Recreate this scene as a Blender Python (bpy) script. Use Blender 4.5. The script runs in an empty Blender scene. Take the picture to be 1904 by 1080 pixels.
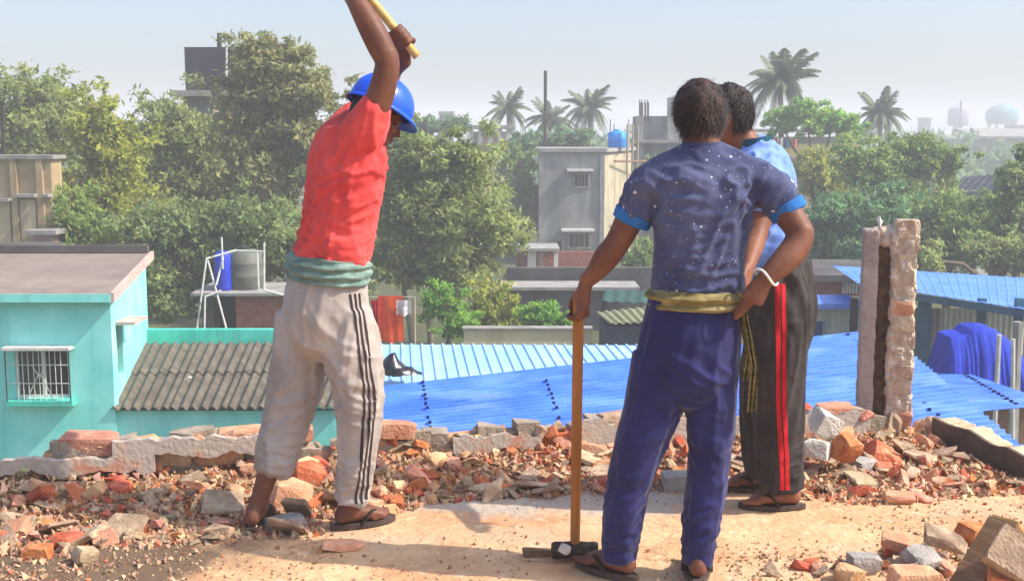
import bpy, bmesh, math, random
import numpy as np
from mathutils import Vector, Matrix, Euler, noise
from mathutils.bvhtree import BVHTree

V = Vector
R = math.radians
random.seed(7)
rng = np.random.default_rng(7)
scene = bpy.context.scene
COL = scene.collection

# ------------------------------------------------------------------ camera, sky, sun, exposure
CAM_H, PITCH, FPX = 1.49, R(7.5), 2200.0
cam_data = bpy.data.cameras.new('camera')
cam_data.sensor_width = 36.0
cam_data.lens = 36.0 * FPX / 1904.0
cam_data.clip_start = 0.05
cam_data.clip_end = 3000.0
cam = bpy.data.objects.new('camera', cam_data)
cam.location = (0, 0, CAM_H)
cam.rotation_euler = (R(90) - PITCH, 0, 0)
COL.objects.link(cam)
scene.camera = cam

SUN_EL, SUN_AZ = R(45), R(-11)            # azimuth from +X towards +Y
world = bpy.data.worlds.new('World')
scene.world = world
world.use_nodes = True
wn = world.node_tree
wn.nodes.clear()
sky = wn.nodes.new('ShaderNodeTexSky')
sky.sky_type = 'NISHITA'
sky.sun_disc = False
sky.sun_elevation = SUN_EL
sky.sun_rotation = R(90) - SUN_AZ
sky.altitude = 10
sky.air_density = 1.0
sky.dust_density = 3.5
sky.ozone_density = 4.0
wbg = wn.nodes.new('ShaderNodeBackground')
wbg.inputs['Strength'].default_value = 0.14
wout = wn.nodes.new('ShaderNodeOutputWorld')
wn.links.new(sky.outputs[0], wbg.inputs['Color'])
wn.links.new(wbg.outputs[0], wout.inputs['Surface'])

sun_data = bpy.data.lights.new('sun', 'SUN')
sun_data.energy = 3.3
sun_data.angle = R(0.6)
sun_data.color = (1.0, 0.93, 0.82)
sun = bpy.data.objects.new('sun', sun_data)
sdir = V((math.cos(SUN_EL) * math.cos(SUN_AZ), math.cos(SUN_EL) * math.sin(SUN_AZ), math.sin(SUN_EL)))
sun.rotation_euler = (-sdir).to_track_quat('-Z', 'Y').to_euler()
sun.location = (20, 5, 30)
COL.objects.link(sun)

scene.render.engine = 'CYCLES'
scene.cycles.use_denoising = True
scene.cycles.max_bounces = 6
scene.cycles.transparent_max_bounces = 8
scene.cycles.volume_bounces = 1
scene.view_settings.view_transform = 'Standard'
scene.view_settings.look = 'None'
scene.view_settings.exposure = 0.85
scene.view_settings.gamma = 1.0
scene.view_settings.use_curve_mapping = False


def at(px, py, Y):
    """point at distance Y in front of the viewpoint that is seen at photo pixel (px, py)"""
    xc, yc = (px - 952.0) / FPX, (540.0 - py) / FPX
    d = V((xc, math.cos(PITCH) + yc * math.sin(PITCH), -math.sin(PITCH) + yc * math.cos(PITCH)))
    return V((0, 0, CAM_H)) + d * (Y / d.y)


# ------------------------------------------------------------------ materials
def lin(h):
    h = h.lstrip('#')
    out = []
    for i in (0, 2, 4):
        c = int(h[i:i + 2], 16) / 255.0
        out.append(c / 12.92 if c <= 0.04045 else ((c + 0.055) / 1.055) ** 2.4)
    return (*out, 1.0)


MATS = {}


def mat(name, c1, c2=None, c3=None, scale=6.0, rough=0.85, bump=0.25, bscale=60.0, spec=0.25, metal=0.0,
        rnd=0.0, huernd=0.0, island=0.0, transl=0.0, stretch=(1, 1, 1), detail=6.0, lo=0.35, hi=0.65, sheen=0.0):
    """procedural surface: two/three tones mixed by noise, fine relief, optional per object / per leaf variation"""
    if name in MATS:
        return MATS[name]
    m = bpy.data.materials.new(name)
    m.use_nodes = True
    nt = m.node_tree
    n, l = nt.nodes, nt.links
    b = n['Principled BSDF']
    b.inputs['Roughness'].default_value = rough
    b.inputs['Specular IOR Level'].default_value = spec
    b.inputs['Metallic'].default_value = metal
    if sheen:
        b.inputs['Sheen Weight'].default_value = sheen
    tc = n.new('ShaderNodeTexCoord')
    mp = n.new('ShaderNodeMapping')
    mp.inputs['Scale'].default_value = stretch
    l.new(tc.outputs['Object'], mp.inputs['Vector'])
    vec = mp.outputs[0]
    if rnd or huernd:
        oi = n.new('ShaderNodeObjectInfo')
        ad = n.new('ShaderNodeVectorMath')
        ad.operation = 'ADD'
        sc = n.new('ShaderNodeMath')
        sc.operation = 'MULTIPLY'
        sc.inputs[1].default_value = 37.0
        l.new(oi.outputs['Random'], sc.inputs[0])
        l.new(vec, ad.inputs[0])
        l.new(sc.outputs[0], ad.inputs[1])
        vec = ad.outputs[0]
    nz = n.new('ShaderNodeTexNoise')
    nz.inputs['Scale'].default_value = scale
    nz.inputs['Detail'].default_value = detail
    nz.inputs['Roughness'].default_value = 0.6
    l.new(vec, nz.inputs['Vector'])
    rp = n.new('ShaderNodeValToRGB')
    rp.color_ramp.elements[0].position = lo
    rp.color_ramp.elements[0].color = lin(c1)
    rp.color_ramp.elements[1].position = hi
    rp.color_ramp.elements[1].color = lin(c2 or c1)
    if c3:
        e = rp.color_ramp.elements.new((lo + hi) / 2)
        e.color = lin(c3)
    l.new(nz.outputs['Fac'], rp.inputs[0])
    colour = rp.outputs[0]
    if rnd or huernd or island:
        hs = n.new('ShaderNodeHueSaturation')
        if island:
            ge = n.new('ShaderNodeNewGeometry')
            src = ge.outputs['Random Per Island']
            amt, hamt = island, huernd
        else:
            src = oi.outputs['Random']
            amt, hamt = rnd, huernd
        mr = n.new('ShaderNodeMapRange')
        mr.inputs['To Min'].default_value = 1 - amt
        mr.inputs['To Max'].default_value = 1 + amt
        l.new(src, mr.inputs['Value'])
        l.new(mr.outputs[0], hs.inputs['Value'])
        if hamt:
            wn_ = n.new('ShaderNodeTexWhiteNoise')
            wn_.noise_dimensions = '1D'
            l.new(src, wn_.inputs['W'])
            mh = n.new('ShaderNodeMapRange')
            mh.inputs['To Min'].default_value = 0.5 - hamt
            mh.inputs['To Max'].default_value = 0.5 + hamt
            l.new(wn_.outputs['Value'], mh.inputs['Value'])
            l.new(mh.outputs[0], hs.inputs['Hue'])
        l.new(colour, hs.inputs['Color'])
        colour = hs.outputs[0]
    l.new(colour, b.inputs['Base Color'])
    if bump:
        nb = n.new('ShaderNodeTexNoise')
        nb.inputs['Scale'].default_value = bscale
        nb.inputs['Detail'].default_value = 5
        l.new(vec, nb.inputs['Vector'])
        bp = n.new('ShaderNodeBump')
        bp.inputs['Strength'].default_value = bump
        bp.inputs['Distance'].default_value = 0.02
        l.new(nb.outputs['Fac'], bp.inputs['Height'])
        l.new(bp.outputs[0], b.inputs['Normal'])
    if transl:
        tr = n.new('ShaderNodeBsdfTranslucent')
        l.new(colour, tr.inputs['Color'])
        mx = n.new('ShaderNodeMixShader')
        mx.inputs[0].default_value = transl
        l.new(b.outputs[0], mx.inputs[1])
        l.new(tr.outputs[0], mx.inputs[2])
        l.new(mx.outputs[0], n['Material Output'].inputs['Surface'])
    m['colour_socket'] = 0
    MATS[name] = m
    return m


def streaks(m, c, scale=(3, 3, .35), amount=0.6, lo=.5, hi=.75):
    """weather streaks running down a wall (stains with a shape of their own)"""
    nt = m.node_tree
    n, l = nt.nodes, nt.links
    b = n['Principled BSDF']
    src = b.inputs['Base Color'].links[0].from_socket
    tc = n.new('ShaderNodeTexCoord')
    mp = n.new('ShaderNodeMapping')
    mp.inputs['Scale'].default_value = scale
    l.new(tc.outputs['Object'], mp.inputs['Vector'])
    nz = n.new('ShaderNodeTexNoise')
    nz.inputs['Scale'].default_value = 1.0
    nz.inputs['Detail'].default_value = 8
    l.new(mp.outputs[0], nz.inputs['Vector'])
    mr = n.new('ShaderNodeMapRange')
    mr.inputs['From Min'].default_value = lo
    mr.inputs['From Max'].default_value = hi
    mr.inputs['To Max'].default_value = amount
    l.new(nz.outputs['Fac'], mr.inputs['Value'])
    mx = n.new('ShaderNodeMix')
    mx.data_type = 'RGBA'
    mx.inputs['B'].default_value = lin(c)
    l.new(mr.outputs[0], mx.inputs['Factor'])
    l.new(src, mx.inputs['A'])
    l.new(mx.outputs['Result'], b.inputs['Base Color'])
    return m


# ------------------------------------------------------------------ mesh helpers
class MB:
    """collects shapes into one mesh"""
    def __init__(self):
        self.v, self.f = [], []

    def add(self, vs, fs):
        o = len(self.v)
        self.v += [tuple(p) for p in vs]
        self.f += [tuple(i + o for i in q) for q in fs]
        return self

    def box(self, c, s, rot=None, jit=0.0):
        c = V(c)
        vs = []
        for z in (-.5, .5):
            for y in (-.5, .5):
                for x in (-.5, .5):
                    p = V((x * s[0], y * s[1], z * s[2]))
                    if jit:
                        p += V((random.uniform(-jit, jit), random.uniform(-jit, jit), random.uniform(-jit, jit)))
                    if rot is not None:
                        p = rot @ p
                    vs.append(c + p)
        return self.add(vs, [(0, 2, 3, 1), (4, 5, 7, 6), (0, 1, 5, 4), (2, 6, 7, 3), (0, 4, 6, 2), (1, 3, 7, 5)])

    def span(self, a, b):
        a, b = V(a), V(b)
        return self.box((a + b) / 2, (abs(b.x - a.x), abs(b.y - a.y), abs(b.z - a.z)))

    def prism(self, pts, dirv):
        """polygon pts extruded by dirv"""
        n = len(pts)
        vs = [V(p) for p in pts] + [V(p) + V(dirv) for p in pts]
        fs = [tuple(range(n))[::-1], tuple(range(n, 2 * n))]
        fs += [(i, (i + 1) % n, (i + 1) % n + n, i + n) for i in range(n)]
        return self.add(vs, fs)

    def tube(self, pts, r, seg=8, cap=True):
        pts = [V(p) for p in pts]
        rs = r if isinstance(r, (list, tuple)) else [r] * len(pts)
        vs, fs = [], []
        ref = None
        for i, p in enumerate(pts):
            t = (pts[min(i + 1, len(pts) - 1)] - pts[max(i - 1, 0)]).normalized()
            if ref is None:
                ref = V((0, 0, 1)) if abs(t.z) < .9 else V((1, 0, 0))
            a = (ref - t * ref.dot(t)).normalized()
            b = t.cross(a)
            ref = a
            for k in range(seg):
                w = 2 * math.pi * k / seg
                vs.append(p + (a * math.cos(w) + b * math.sin(w)) * rs[i])
        for i in range(len(pts) - 1):
            for k in range(seg):
                fs.append((i * seg + k, i * seg + (k + 1) % seg, (i + 1) * seg + (k + 1) % seg, (i + 1) * seg + k))
        if cap:
            fs.append(tuple(range(seg))[::-1])
            fs.append(tuple(range((len(pts) - 1) * seg, len(pts) * seg)))
        return self.add(vs, fs)

    def lathe(self, c, prof, seg=20):
        """prof: list of (radius, z) revolved round the vertical through c"""
        c = V(c)
        vs, fs = [], []
        for (r, z) in prof:
            for k in range(seg):
                w = 2 * math.pi * k / seg
                vs.append(c + V((r * math.cos(w), r * math.sin(w), z)))
        for i in range(len(prof) - 1):
            for k in range(seg):
                fs.append((i * seg + k, i * seg + (k + 1) % seg, (i + 1) * seg + (k + 1) % seg, (i + 1) * seg + k))
        fs.append(tuple(range(seg))[::-1])
        fs.append(tuple(range((len(prof) - 1) * seg, len(prof) * seg)))
        return self.add(vs, fs)

    def mesh(self, name, smooth=False):
        me = bpy.data.meshes.new(name)
        me.from_pydata(self.v, [], self.f)
        me.validate()
        if smooth:
            me.shade_smooth()
        return me

    def build(self, name, m, parent=None, smooth=False):
        return obj(name, self.mesh(name, smooth), m, parent)


def obj(name, me, m, parent=None):
    o = bpy.data.objects.new(name, me)
    if m is not None and not me.materials:
        me.materials.append(m)
    COL.objects.link(o)
    if parent is not None:
        child(o, parent)
    return o


def child(o, parent):
    o.parent = parent
    if parent.parent is None:
        o.matrix_parent_inverse = Matrix.LocRotScale(parent.location, parent.rotation_euler, parent.scale).inverted()


def tag(o, label, cat, group=None):
    o['label'] = label
    o['category'] = cat
    if group:
        o['group'] = group
    return o


def thing(name, label, cat, loc=(0, 0, 0), group=None):
    e = bpy.data.objects.new(name, None)
    e.location = loc
    e.empty_display_size = .2
    COL.objects.link(e)
    return tag(e, label, cat, group)


def setting(o, kind='structure'):
    o['kind'] = kind
    return o


def np_mesh(name, verts, faces, smooth=False):
    """fast mesh from numpy arrays; faces is (n,k)"""
    me = bpy.data.meshes.new(name)
    nf, k = faces.shape
    me.vertices.add(len(verts))
    me.vertices.foreach_set('co', verts.astype(np.float32).ravel())
    me.loops.add(nf * k)
    me.loops.foreach_set('vertex_index', faces.astype(np.int32).ravel())
    me.polygons.add(nf)
    me.polygons.foreach_set('loop_start', np.arange(0, nf * k, k, dtype=np.int32))
    me.update(calc_edges=True)
    if smooth:
        me.shade_smooth()
    return me


def grid_mesh(name, fn, nu, nv, smooth=True):
    """fn(u, v) -> point, u and v in 0..1"""
    vs = np.array([fn(i / nu, j / nv) for j in range(nv + 1) for i in range(nu + 1)])
    fs = np.array([(j * (nu + 1) + i, j * (nu + 1) + i + 1, (j + 1) * (nu + 1) + i + 1, (j + 1) * (nu + 1) + i)
                   for j in range(nv) for i in range(nu)])
    return np_mesh(name, vs, fs, smooth)


def sheet(name, c00, c10, c11, c01, ribs, amp, m, parent, kind='wave', thick=.006):
    """corrugated sheet; ribs run along u (c00->c10), the profile runs along v (c00->c01)"""
    c00, c10, c11, c01 = (V(c) for c in (c00, c10, c11, c01))
    nrm = (c10 - c00).cross(c01 - c00).normalized()
    if nrm.z < 0:
        nrm = -nrm
    prof = []
    if kind == 'wave':
        n = ribs * 8
        prof = [(i / n, math.sin(2 * math.pi * ribs * i / n) * amp) for i in range(n + 1)]
    else:                                   # flat pans with narrow raised ribs
        for k in range(ribs):
            for (t, h) in ((0, 0), (.36, 0), (.42, amp), (.58, amp), (.64, 0)):
                prof.append(((k + t) / ribs, h))
        prof.append((1.0, 0))
    vs, fs = [], []
    nu = 4
    for (t, h) in prof:
        a, b = c00.lerp(c01, t), c10.lerp(c11, t)
        for i in range(nu + 1):
            vs.append(a.lerp(b, i / nu) + nrm * h)
    for j in range(len(prof) - 1):
        for i in range(nu):
            q = j * (nu + 1) + i
            fs.append((q, q + 1, q + nu + 2, q + nu + 1))
    n0 = len(vs)
    vs += [p - nrm * thick for p in vs]
    fs += [tuple(i + n0 for i in f)[::-1] for f in fs]
    mb = MB().add(vs, fs)
    return mb.build(name, m, parent, smooth=(kind == 'wave'))

# ------------------------------------------------------------------ shared materials
M_TEAL = streaks(mat('teal_paint', '#7ee4d8', '#a6f4ea', '#92ece0', scale=1.3, rough=.8, bump=.08, bscale=25), '#3a9c94', (3, 3, .22), .45, .54, .8)
M_TEALB = streaks(mat('teal_band', '#3cc0aa', '#5cd4be', scale=2, rough=.8, bump=.1), '#3f8f84', (6, 6, 1.2), .5)
M_ROOFCEM = streaks(mat('roof_cement', '#7d6f66', '#94867a', '#887a70', scale=1.2, bump=.15, bscale=18), '#5d534c', (1.2, 1.2, 1), .5)
M_PINKEDGE = mat('pink_edge', '#b99a92', '#cdb3a6', scale=4)
M_ASB = streaks(mat('asbestos_cement', '#524b42', '#70685a', '#61594d', scale=5, rough=.95, bump=.3, bscale=30), '#4b463c', (7, 1.2, 1), .75)
M_BLUE = streaks(mat('blue_sheet', '#386edc', '#568cee', '#447ce4', scale=1.5, rough=.42, bump=.03, spec=.45), '#8fb0ea', (1.2, 3, 1), .6)
streaks(M_BLUE, '#6a6c90', (5, 1.2, 1), .4, .64, .76)
M_LBLUE = mat('pale_blue_sheet', '#8fbdea', '#abd0f2', scale=2, rough=.4, bump=.03, spec=.45)
M_SHEDBLUE = streaks(mat('shed_blue_sheet', '#4a7ee6', '#6094ee', scale=1.5, rough=.45, bump=.03, spec=.4), '#86a8f0', (.7, .7, 1), .4)
M_NAIL = mat('dark_washer', '#141c3c', '#20284a', scale=10, rough=.6)
M_CONC = streaks(mat('old_concrete', '#8b8780', '#a5a19a', '#999590', scale=2, bump=.3, bscale=25), '#5e5c58', (2, 2, .4), .55)
M_CREAM = streaks(mat('cream_wall', '#bfae84', '#d2c39c', scale=1.5, bump=.15), '#8d7a55', (2.5, 2.5, .3), .6)
M_GREYWALL = streaks(mat('grey_wall', '#828280', '#9c9b97', '#8f8e8b', scale=.8, bump=.15), '#5c6862', (1.6, 1.6, .25), .8, .45, .7)
M_DARKWALL = streaks(mat('dark_wall', '#4a4744', '#605c58', scale=1.2, bump=.2), '#37342f', (1.5, 1.5, .4), .5)
M_BRICKWALL = mat('old_brickwork', '#8d4b38', '#a86a52', scale=6, bump=.4, bscale=30)
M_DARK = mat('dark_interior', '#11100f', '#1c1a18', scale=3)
M_WHITE = mat('white_paint', '#c9c5bc', '#dedbd2', scale=6, bump=.1)
M_PIPE = mat('white_pipe', '#c4c0b4', '#d8d5cc', scale=8, rough=.5)
M_POST = mat('teal_post', '#2c5a62', '#3d6f76', scale=4, rough=.6)
M_DPOST = mat('dark_post', '#2c2823', '#3e382f', scale=6)
M_TANK = mat('black_tank', '#2b2b2d', '#3b3a3a', '#333333', scale=2, rough=.55, bump=.05)
M_GTANK = mat('grey_tank', '#57584f', '#6c6c62', scale=2, rough=.6, bump=.05)
M_BDRUM = mat('blue_drum', '#1b30b0', '#2a44c8', scale=3, rough=.45, bump=.03)
M_SKYTANK = mat('bright_blue_tank', '#1283e0', '#2b97ee', scale=3, rough=.5, bump=.03)
M_BARK = mat('bark', '#5a4a3a', '#7c6a56', scale=9, stretch=(3, 3, .6), bump=.5, bscale=30)
M_PALEBARK = mat('pale_bark', '#8d8068', '#aa9d84', scale=9, stretch=(3, 3, .6), bump=.4, bscale=30)
M_BRICK = mat('brick', '#a85a38', '#cf8860', '#bc6c46', scale=14, rough=.92, bump=.45, bscale=70, rnd=.22, huernd=.018)
M_BRICKP = mat('dusty_brick', '#bb8566', '#dcb08c', '#cd9876', scale=10, rough=.95, bump=.45, bscale=70, rnd=.2, huernd=.02)
M_CHUNK = mat('concrete_rubble', '#8c7560', '#c4ab8e', '#a88e74', scale=11, rough=.95, bump=.5, bscale=80, rnd=.22, huernd=.012)
M_PLASTER = streaks(mat('plaster', '#a2958a', '#bcae9f', scale=6, rough=.95, bump=.35, bscale=50), '#b6714f', (6, 6, 6), .8, .56, .66)
M_WOOD = mat('hammer_wood', '#965c28', '#b07438', '#a26830', scale=5, stretch=(14, 14, .8), rough=.5, bump=.15, bscale=40)
M_BEAM = mat('old_beam', '#6e533c', '#927458', '#806248', scale=4, stretch=(8, 1, 8), rough=.85, bump=.35, bscale=40)
M_STEEL = mat('rusty_steel', '#4b3b30', '#5d4a3c', '#3e342e', scale=18, rough=.6, metal=.3, bump=.2)

# ------------------------------------------------------------------ ground and air
G = -4.2
g = setting(MB().add([(-520, -60, G), (520, -60, G), (520, 760, G), (-520, 760, G)], [(0, 1, 2, 3)]).build(
    'ground', mat('earth', '#5a5236', '#6d6a42', '#4c5230', scale=.25, bump=.3, bscale=3)))

# ------------------------------------------------------------------ our roof terrace
def wall_y(x):                 # line of the rear parapet
    return 5.32 + .18 * x


def wall_x(y):                 # line of the right parapet
    return 1.98 + (5.6 - y) * .44


def terrace(u, v):
    x0 = -4.6
    y = -2.0 + v * (5.32 + 2.0)
    x1 = wall_x(min(y, 5.6)) + .1
    x = x0 + (x1 - x0) * u
    y += .18 * x * v
    z = .006 * noise.noise(V((x * 2.2, y * 2.2, 0))) + .004 * noise.noise(V((x * 9, y * 9, 3)))
    return (x, y, z)


m_floor = mat('terrace_screed', '#bb9169', '#dcb98f', '#cca37b', scale=2.6, rough=.95, bump=.7, bscale=26, lo=.3, hi=.7, detail=10)
streaks(m_floor, '#b3a48f', (1.3, 2.2, 1), .4, .52, .66)
streaks(m_floor, '#c07a50', (3.5, 3.5, 1), .55, .55, .7)


def cracks(m):                 # hairline cracks in the screed
    nt = m.node_tree
    n, l = nt.nodes, nt.links
    b = n['Principled BSDF']
    src = b.inputs['Base Color'].links[0].from_socket
    tc = n.new('ShaderNodeTexCoord')
    nz = n.new('ShaderNodeTexNoise')
    nz.inputs['Scale'].default_value = 5
    nz.inputs['Detail'].default_value = 6
    l.new(tc.outputs['Object'], nz.inputs['Vector'])
    wa = n.new('ShaderNodeMix')
    wa.data_type = 'RGBA'
    wa.inputs['Factor'].default_value = .22
    l.new(tc.outputs['Object'], wa.inputs['A'])
    l.new(nz.outputs['Color'], wa.inputs['B'])
    vo = n.new('ShaderNodeTexVoronoi')
    vo.feature = 'DISTANCE_TO_EDGE'
    vo.inputs['Scale'].default_value = 1.9
    l.new(wa.outputs['Result'], vo.inputs['Vector'])
    mr = n.new('ShaderNodeMapRange')
    mr.inputs['From Min'].default_value = .011
    mr.inputs['From Max'].default_value = .003
    mr.inputs['To Max'].default_value = .55
    l.new(vo.outputs['Distance'], mr.inputs['Value'])
    mu = n.new('ShaderNodeMath')
    mu.operation = 'MULTIPLY'
    l.new(mr.outputs[0], mu.inputs[0])
    l.new(nz.outputs['Fac'], mu.inputs[1])
    mx = n.new('ShaderNodeMix')
    mx.data_type = 'RGBA'
    mx.inputs['B'].default_value = lin('#6a4f3c')
    l.new(mu.outputs[0], mx.inputs['Factor'])
    l.new(src, mx.inputs['A'])
    l.new(mx.outputs['Result'], b.inputs['Base Color'])


def floor_patch(m, centre, squash, r1, r0, colour, amount):   # patch of another colour with a noise-broken edge on the screed
    nt = m.node_tree
    n, l = nt.nodes, nt.links
    b = n['Principled BSDF']
    src = b.inputs['Base Color'].links[0].from_socket
    tc = n.new('ShaderNodeTexCoord')
    sub = n.new('ShaderNodeVectorMath')
    sub.operation = 'DISTANCE'
    nz = n.new('ShaderNodeTexNoise')
    nz.inputs['Scale'].default_value = 3.0
    nz.inputs['Detail'].default_value = 8
    l.new(tc.outputs['Object'], nz.inputs['Vector'])
    sq = n.new('ShaderNodeVectorMath')
    sq.operation = 'MULTIPLY'
    sq.inputs[1].default_value = squash
    l.new(tc.outputs['Object'], sq.inputs[0])
    l.new(sq.outputs[0], sub.inputs[0])
    sub.inputs[1].default_value = [c * q for c, q in zip(centre, squash)]
    ad = n.new('ShaderNodeMath')
    ad.operation = 'ADD'
    mu = n.new('ShaderNodeMath')
    mu.operation = 'MULTIPLY'
    mu.inputs[1].default_value = .9
    l.new(nz.outputs['Fac'], mu.inputs[0])
    l.new(sub.outputs['Value'], ad.inputs[0])
    l.new(mu.outputs[0], ad.inputs[1])
    mr = n.new('ShaderNodeMapRange')
    mr.inputs['From Min'].default_value = r1
    mr.inputs['From Max'].default_value = r0
    mr.inputs['To Max'].default_value = amount
    l.new(ad.outputs[0], mr.inputs['Value'])
    mx = n.new('ShaderNodeMix')
    mx.data_type = 'RGBA'
    mx.inputs['B'].default_value = lin(colour)
    l.new(mr.outputs[0], mx.inputs['Factor'])
    l.new(src, mx.inputs['A'])
    l.new(mx.outputs['Result'], b.inputs['Base Color'])


cracks(m_floor)
streaks(m_floor, '#d8c8b0', (14, 14, 1), .5, .58, .72)
streaks(m_floor, '#8e6a50', (9, 9, 1), .4, .62, .74)
floor_patch(m_floor, (-1.95, 3.95, 0), (1, 1, 1), 1.5, 1.28, '#5a4a3c', .9)  # dark brown patch at the left of the floor
floor_patch(m_floor, (.05, 4.74, 0), (.55, 1.9, 1), .98, .78, '#a8a49c', .7)  # grey patch stretched sideways near the middle
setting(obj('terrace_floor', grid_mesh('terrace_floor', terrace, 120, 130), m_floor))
pts = [(-4.6, -2, -.03), (wall_x(-2) + .1, -2, -.03), (wall_x(5.6) + .1, 5.66, -.03), (-4.6, 5.32 - .18 * 4.6, -.03)]
own = thing('building', 'building under the demolition terrace with its rear wall facing the teal house', 'building', (0, 2, G))
MB().prism(pts, (0, 0, -.14)).build('roof_slab', M_CONC, own)
ins = [(-4.5, -1.9, -.175), (wall_x(-2), -1.9, -.175), (wall_x(5.6), 5.55, -.175), (-4.5, 5.32 - .18 * 4.6 - .1, -.175)]
MB().prism(ins, (0, 0, G + .18)).build('wall', M_CREAM, own)


# --- fragments used for bricks and rubble
def hull(points):
    bm = bmesh.new()
    for p in points:
        bm.verts.new(p)
    bmesh.ops.convex_hull(bm, input=bm.verts)
    loose = [v for v in bm.verts if not v.link_faces]
    bmesh.ops.delete(bm, geom=loose, context='VERTS')
    bmesh.ops.dissolve_limit(bm, angle_limit=R(4), verts=bm.verts, edges=bm.edges)
    bmesh.ops.triangulate(bm, faces=bm.faces)
    me = bpy.data.meshes.new('fragment')
    bm.to_mesh(me)
    bm.free()
    return me


def frag(sx, sy, sz, cut, jit, r):
    """box of the given size with corners knocked off and jittered"""
    pts = []
    for x in (-1, 1):
        for y in (-1, 1):
            for z in (-1, 1):
                c = V((x * sx, y * sy, z * sz)) * .5
                for ax in range(3):
                    q = c.copy()
                    q[ax] -= (x, y, z)[ax] * (sx, sy, sz)[ax] * r.uniform(.04, cut)
                    q += V((r.uniform(-jit, jit) * sx, r.uniform(-jit, jit) * sy, r.uniform(-jit, jit) * sz))
                    pts.append(q)
    return hull(pts)


fr = random.Random(3)
BRICK_WHOLE = [frag(fr.uniform(.18, .235), .112, .07, .3, .045, fr) for _ in range(8)]
def shard(sx, sy, sz, r):
    """irregular broken lump"""
    pts = []
    for _ in range(r.randint(9, 13)):
        d = V((r.gauss(0, 1), r.gauss(0, 1), r.gauss(0, 1))).normalized()
        k = r.uniform(.75, 1.15)
        pts.append(V((d.x * sx, d.y * sy, d.z * sz)) * .55 * k)
    return hull(pts)


BRICK_BITS = [frag(fr.uniform(.06, .15), fr.uniform(.05, .1), fr.uniform(.04, .065), .46, .14, fr) for _ in range(8)] + [shard(fr.uniform(.07, .15), fr.uniform(.05, .1), fr.uniform(.035, .065), fr) for _ in range(10)]
CHUNKS = [shard(fr.uniform(.08, .17), fr.uniform(.06, .12), fr.uniform(.03, .07), fr) for _ in range(18)]
SLABS = [frag(fr.uniform(.1, .2), fr.uniform(.08, .15), fr.uniform(.016, .03), .4, .1, fr) for _ in range(8)]
VAR = {}


def with_mat(me, m):
    k = (me.name, m.name)
    if k not in VAR:
        c = me.copy()
        c.materials.clear()
        c.materials.append(m)
        VAR[k] = c
    return VAR[k]


def piece(name, me, m, loc, rot=(0, 0, 0), sc=1.0, parent=None):
    o = bpy.data.objects.new(name, with_mat(me, m))
    o.location = loc
    o.rotation_euler = rot
    o.scale = (sc, sc, sc) if not isinstance(sc, tuple) else sc
    COL.objects.link(o)
    if parent is not None:
        child(o, parent)
    return o


# --- rear parapet: broken brick courses on a mortar bed, plaster skin left in places
par = thing('parapet_wall', 'low broken brick parapet along the rear edge of the terrace', 'wall', (-.4, wall_y(-.4), 0))
WA = math.atan(.18)
wd = V((math.cos(WA), math.sin(WA), 0))
wnrm = V((math.sin(WA), -math.cos(WA), 0))          # towards the viewer
w0 = V((-4.5, wall_y(-4.5), 0))
pr = random.Random(11)
L = (V((1.75, wall_y(1.75), 0)) - w0).length


def courses(s):                # how many courses still stand at distance s along the wall
    x = w0.x + wd.x * s
    if x < -2.05:
        return 1
    if x < -1.2:
        return 2.6
    if x < -.3:
        return 2
    if x < .3:
        return 2.2
    return 2.5


bm_ = MB()
s = 0
while s < L:
    x = w0.x + wd.x * s
    h = .078 * courses(s) - .012 + pr.uniform(-.045, .016)
    p = w0 + wd * (s + .05) + V((0, 0, h / 2 - .02))
    bm_.box(p, (.1, .1, h + .04), Matrix.Rotation(WA, 3, 'Z'), .014)
    s += .085
bm_.build('mortar_bed', mat('mortar', '#8f8272', '#a89a88', scale=12, bump=.5), par)
for row in range(3):
    s = (.12 if row % 2 else 0) + pr.uniform(0, .03)
    while s < L:
        if row < courses(s) + pr.uniform(-1.1, .45):
            p = w0 + wd * (s + .12) + V((0, 0, .03 + row * .07)) + wnrm * pr.uniform(-.012, .012)
            me = pr.choice(BRICK_WHOLE) if pr.random() < .75 else pr.choice(BRICK_BITS)
            piece('brick', me, M_BRICK if pr.random() < .35 else M_BRICKP if pr.random() < .6 else M_CHUNK, p,
                  (pr.uniform(-.12, .12), pr.uniform(-.1, .1), WA + pr.uniform(-.15, .15)), pr.uniform(.8, 1.02), par)
        s += .215


def jag(p0, p1, up, top, bot, th, m, name, parent, seed, n=16, topj=.006, botj=.035):
    """slab with a fairly straight top and a broken lower edge, from p0 to p1"""
    r = random.Random(seed)
    p0, p1 = V(p0), V(p1)
    d = (p1 - p0)
    nn = d.normalized().cross(V(up)).normalized()
    if nn.y > 0:
        nn = -nn
    n *= 2
    wv = lambda i, o: 1.5 * noise.noise(V((i * d.length / n * 6.5 + seed * 7, o, seed))) + .7 * noise.noise(V((i * d.length / n * 23, o, seed))) + r.uniform(-.12, .12)
    tops = [p0 + d * (i / n) + V(up) * (top + topj * wv(i, 3)) for i in range(n + 1)]
    bots = [p0 + d * (i / n) + V(up) * (bot + botj * wv(i, 9)) for i in range(n + 1)]
    mb = MB()
    for i in range(n):
        mb.prism([tops[i], tops[i + 1], bots[i + 1], bots[i]], nn * th)
    me = mb.mesh(name)
    b = bmesh.new()
    b.from_mesh(me)
    bmesh.ops.remove_doubles(b, verts=b.verts, dist=.0005)
    b.to_mesh(me)
    b.free()
    return obj(name, me, m, parent)


def onwall(x, off, z):
    return V((x, wall_y(x), z)) + wnrm * off


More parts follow.
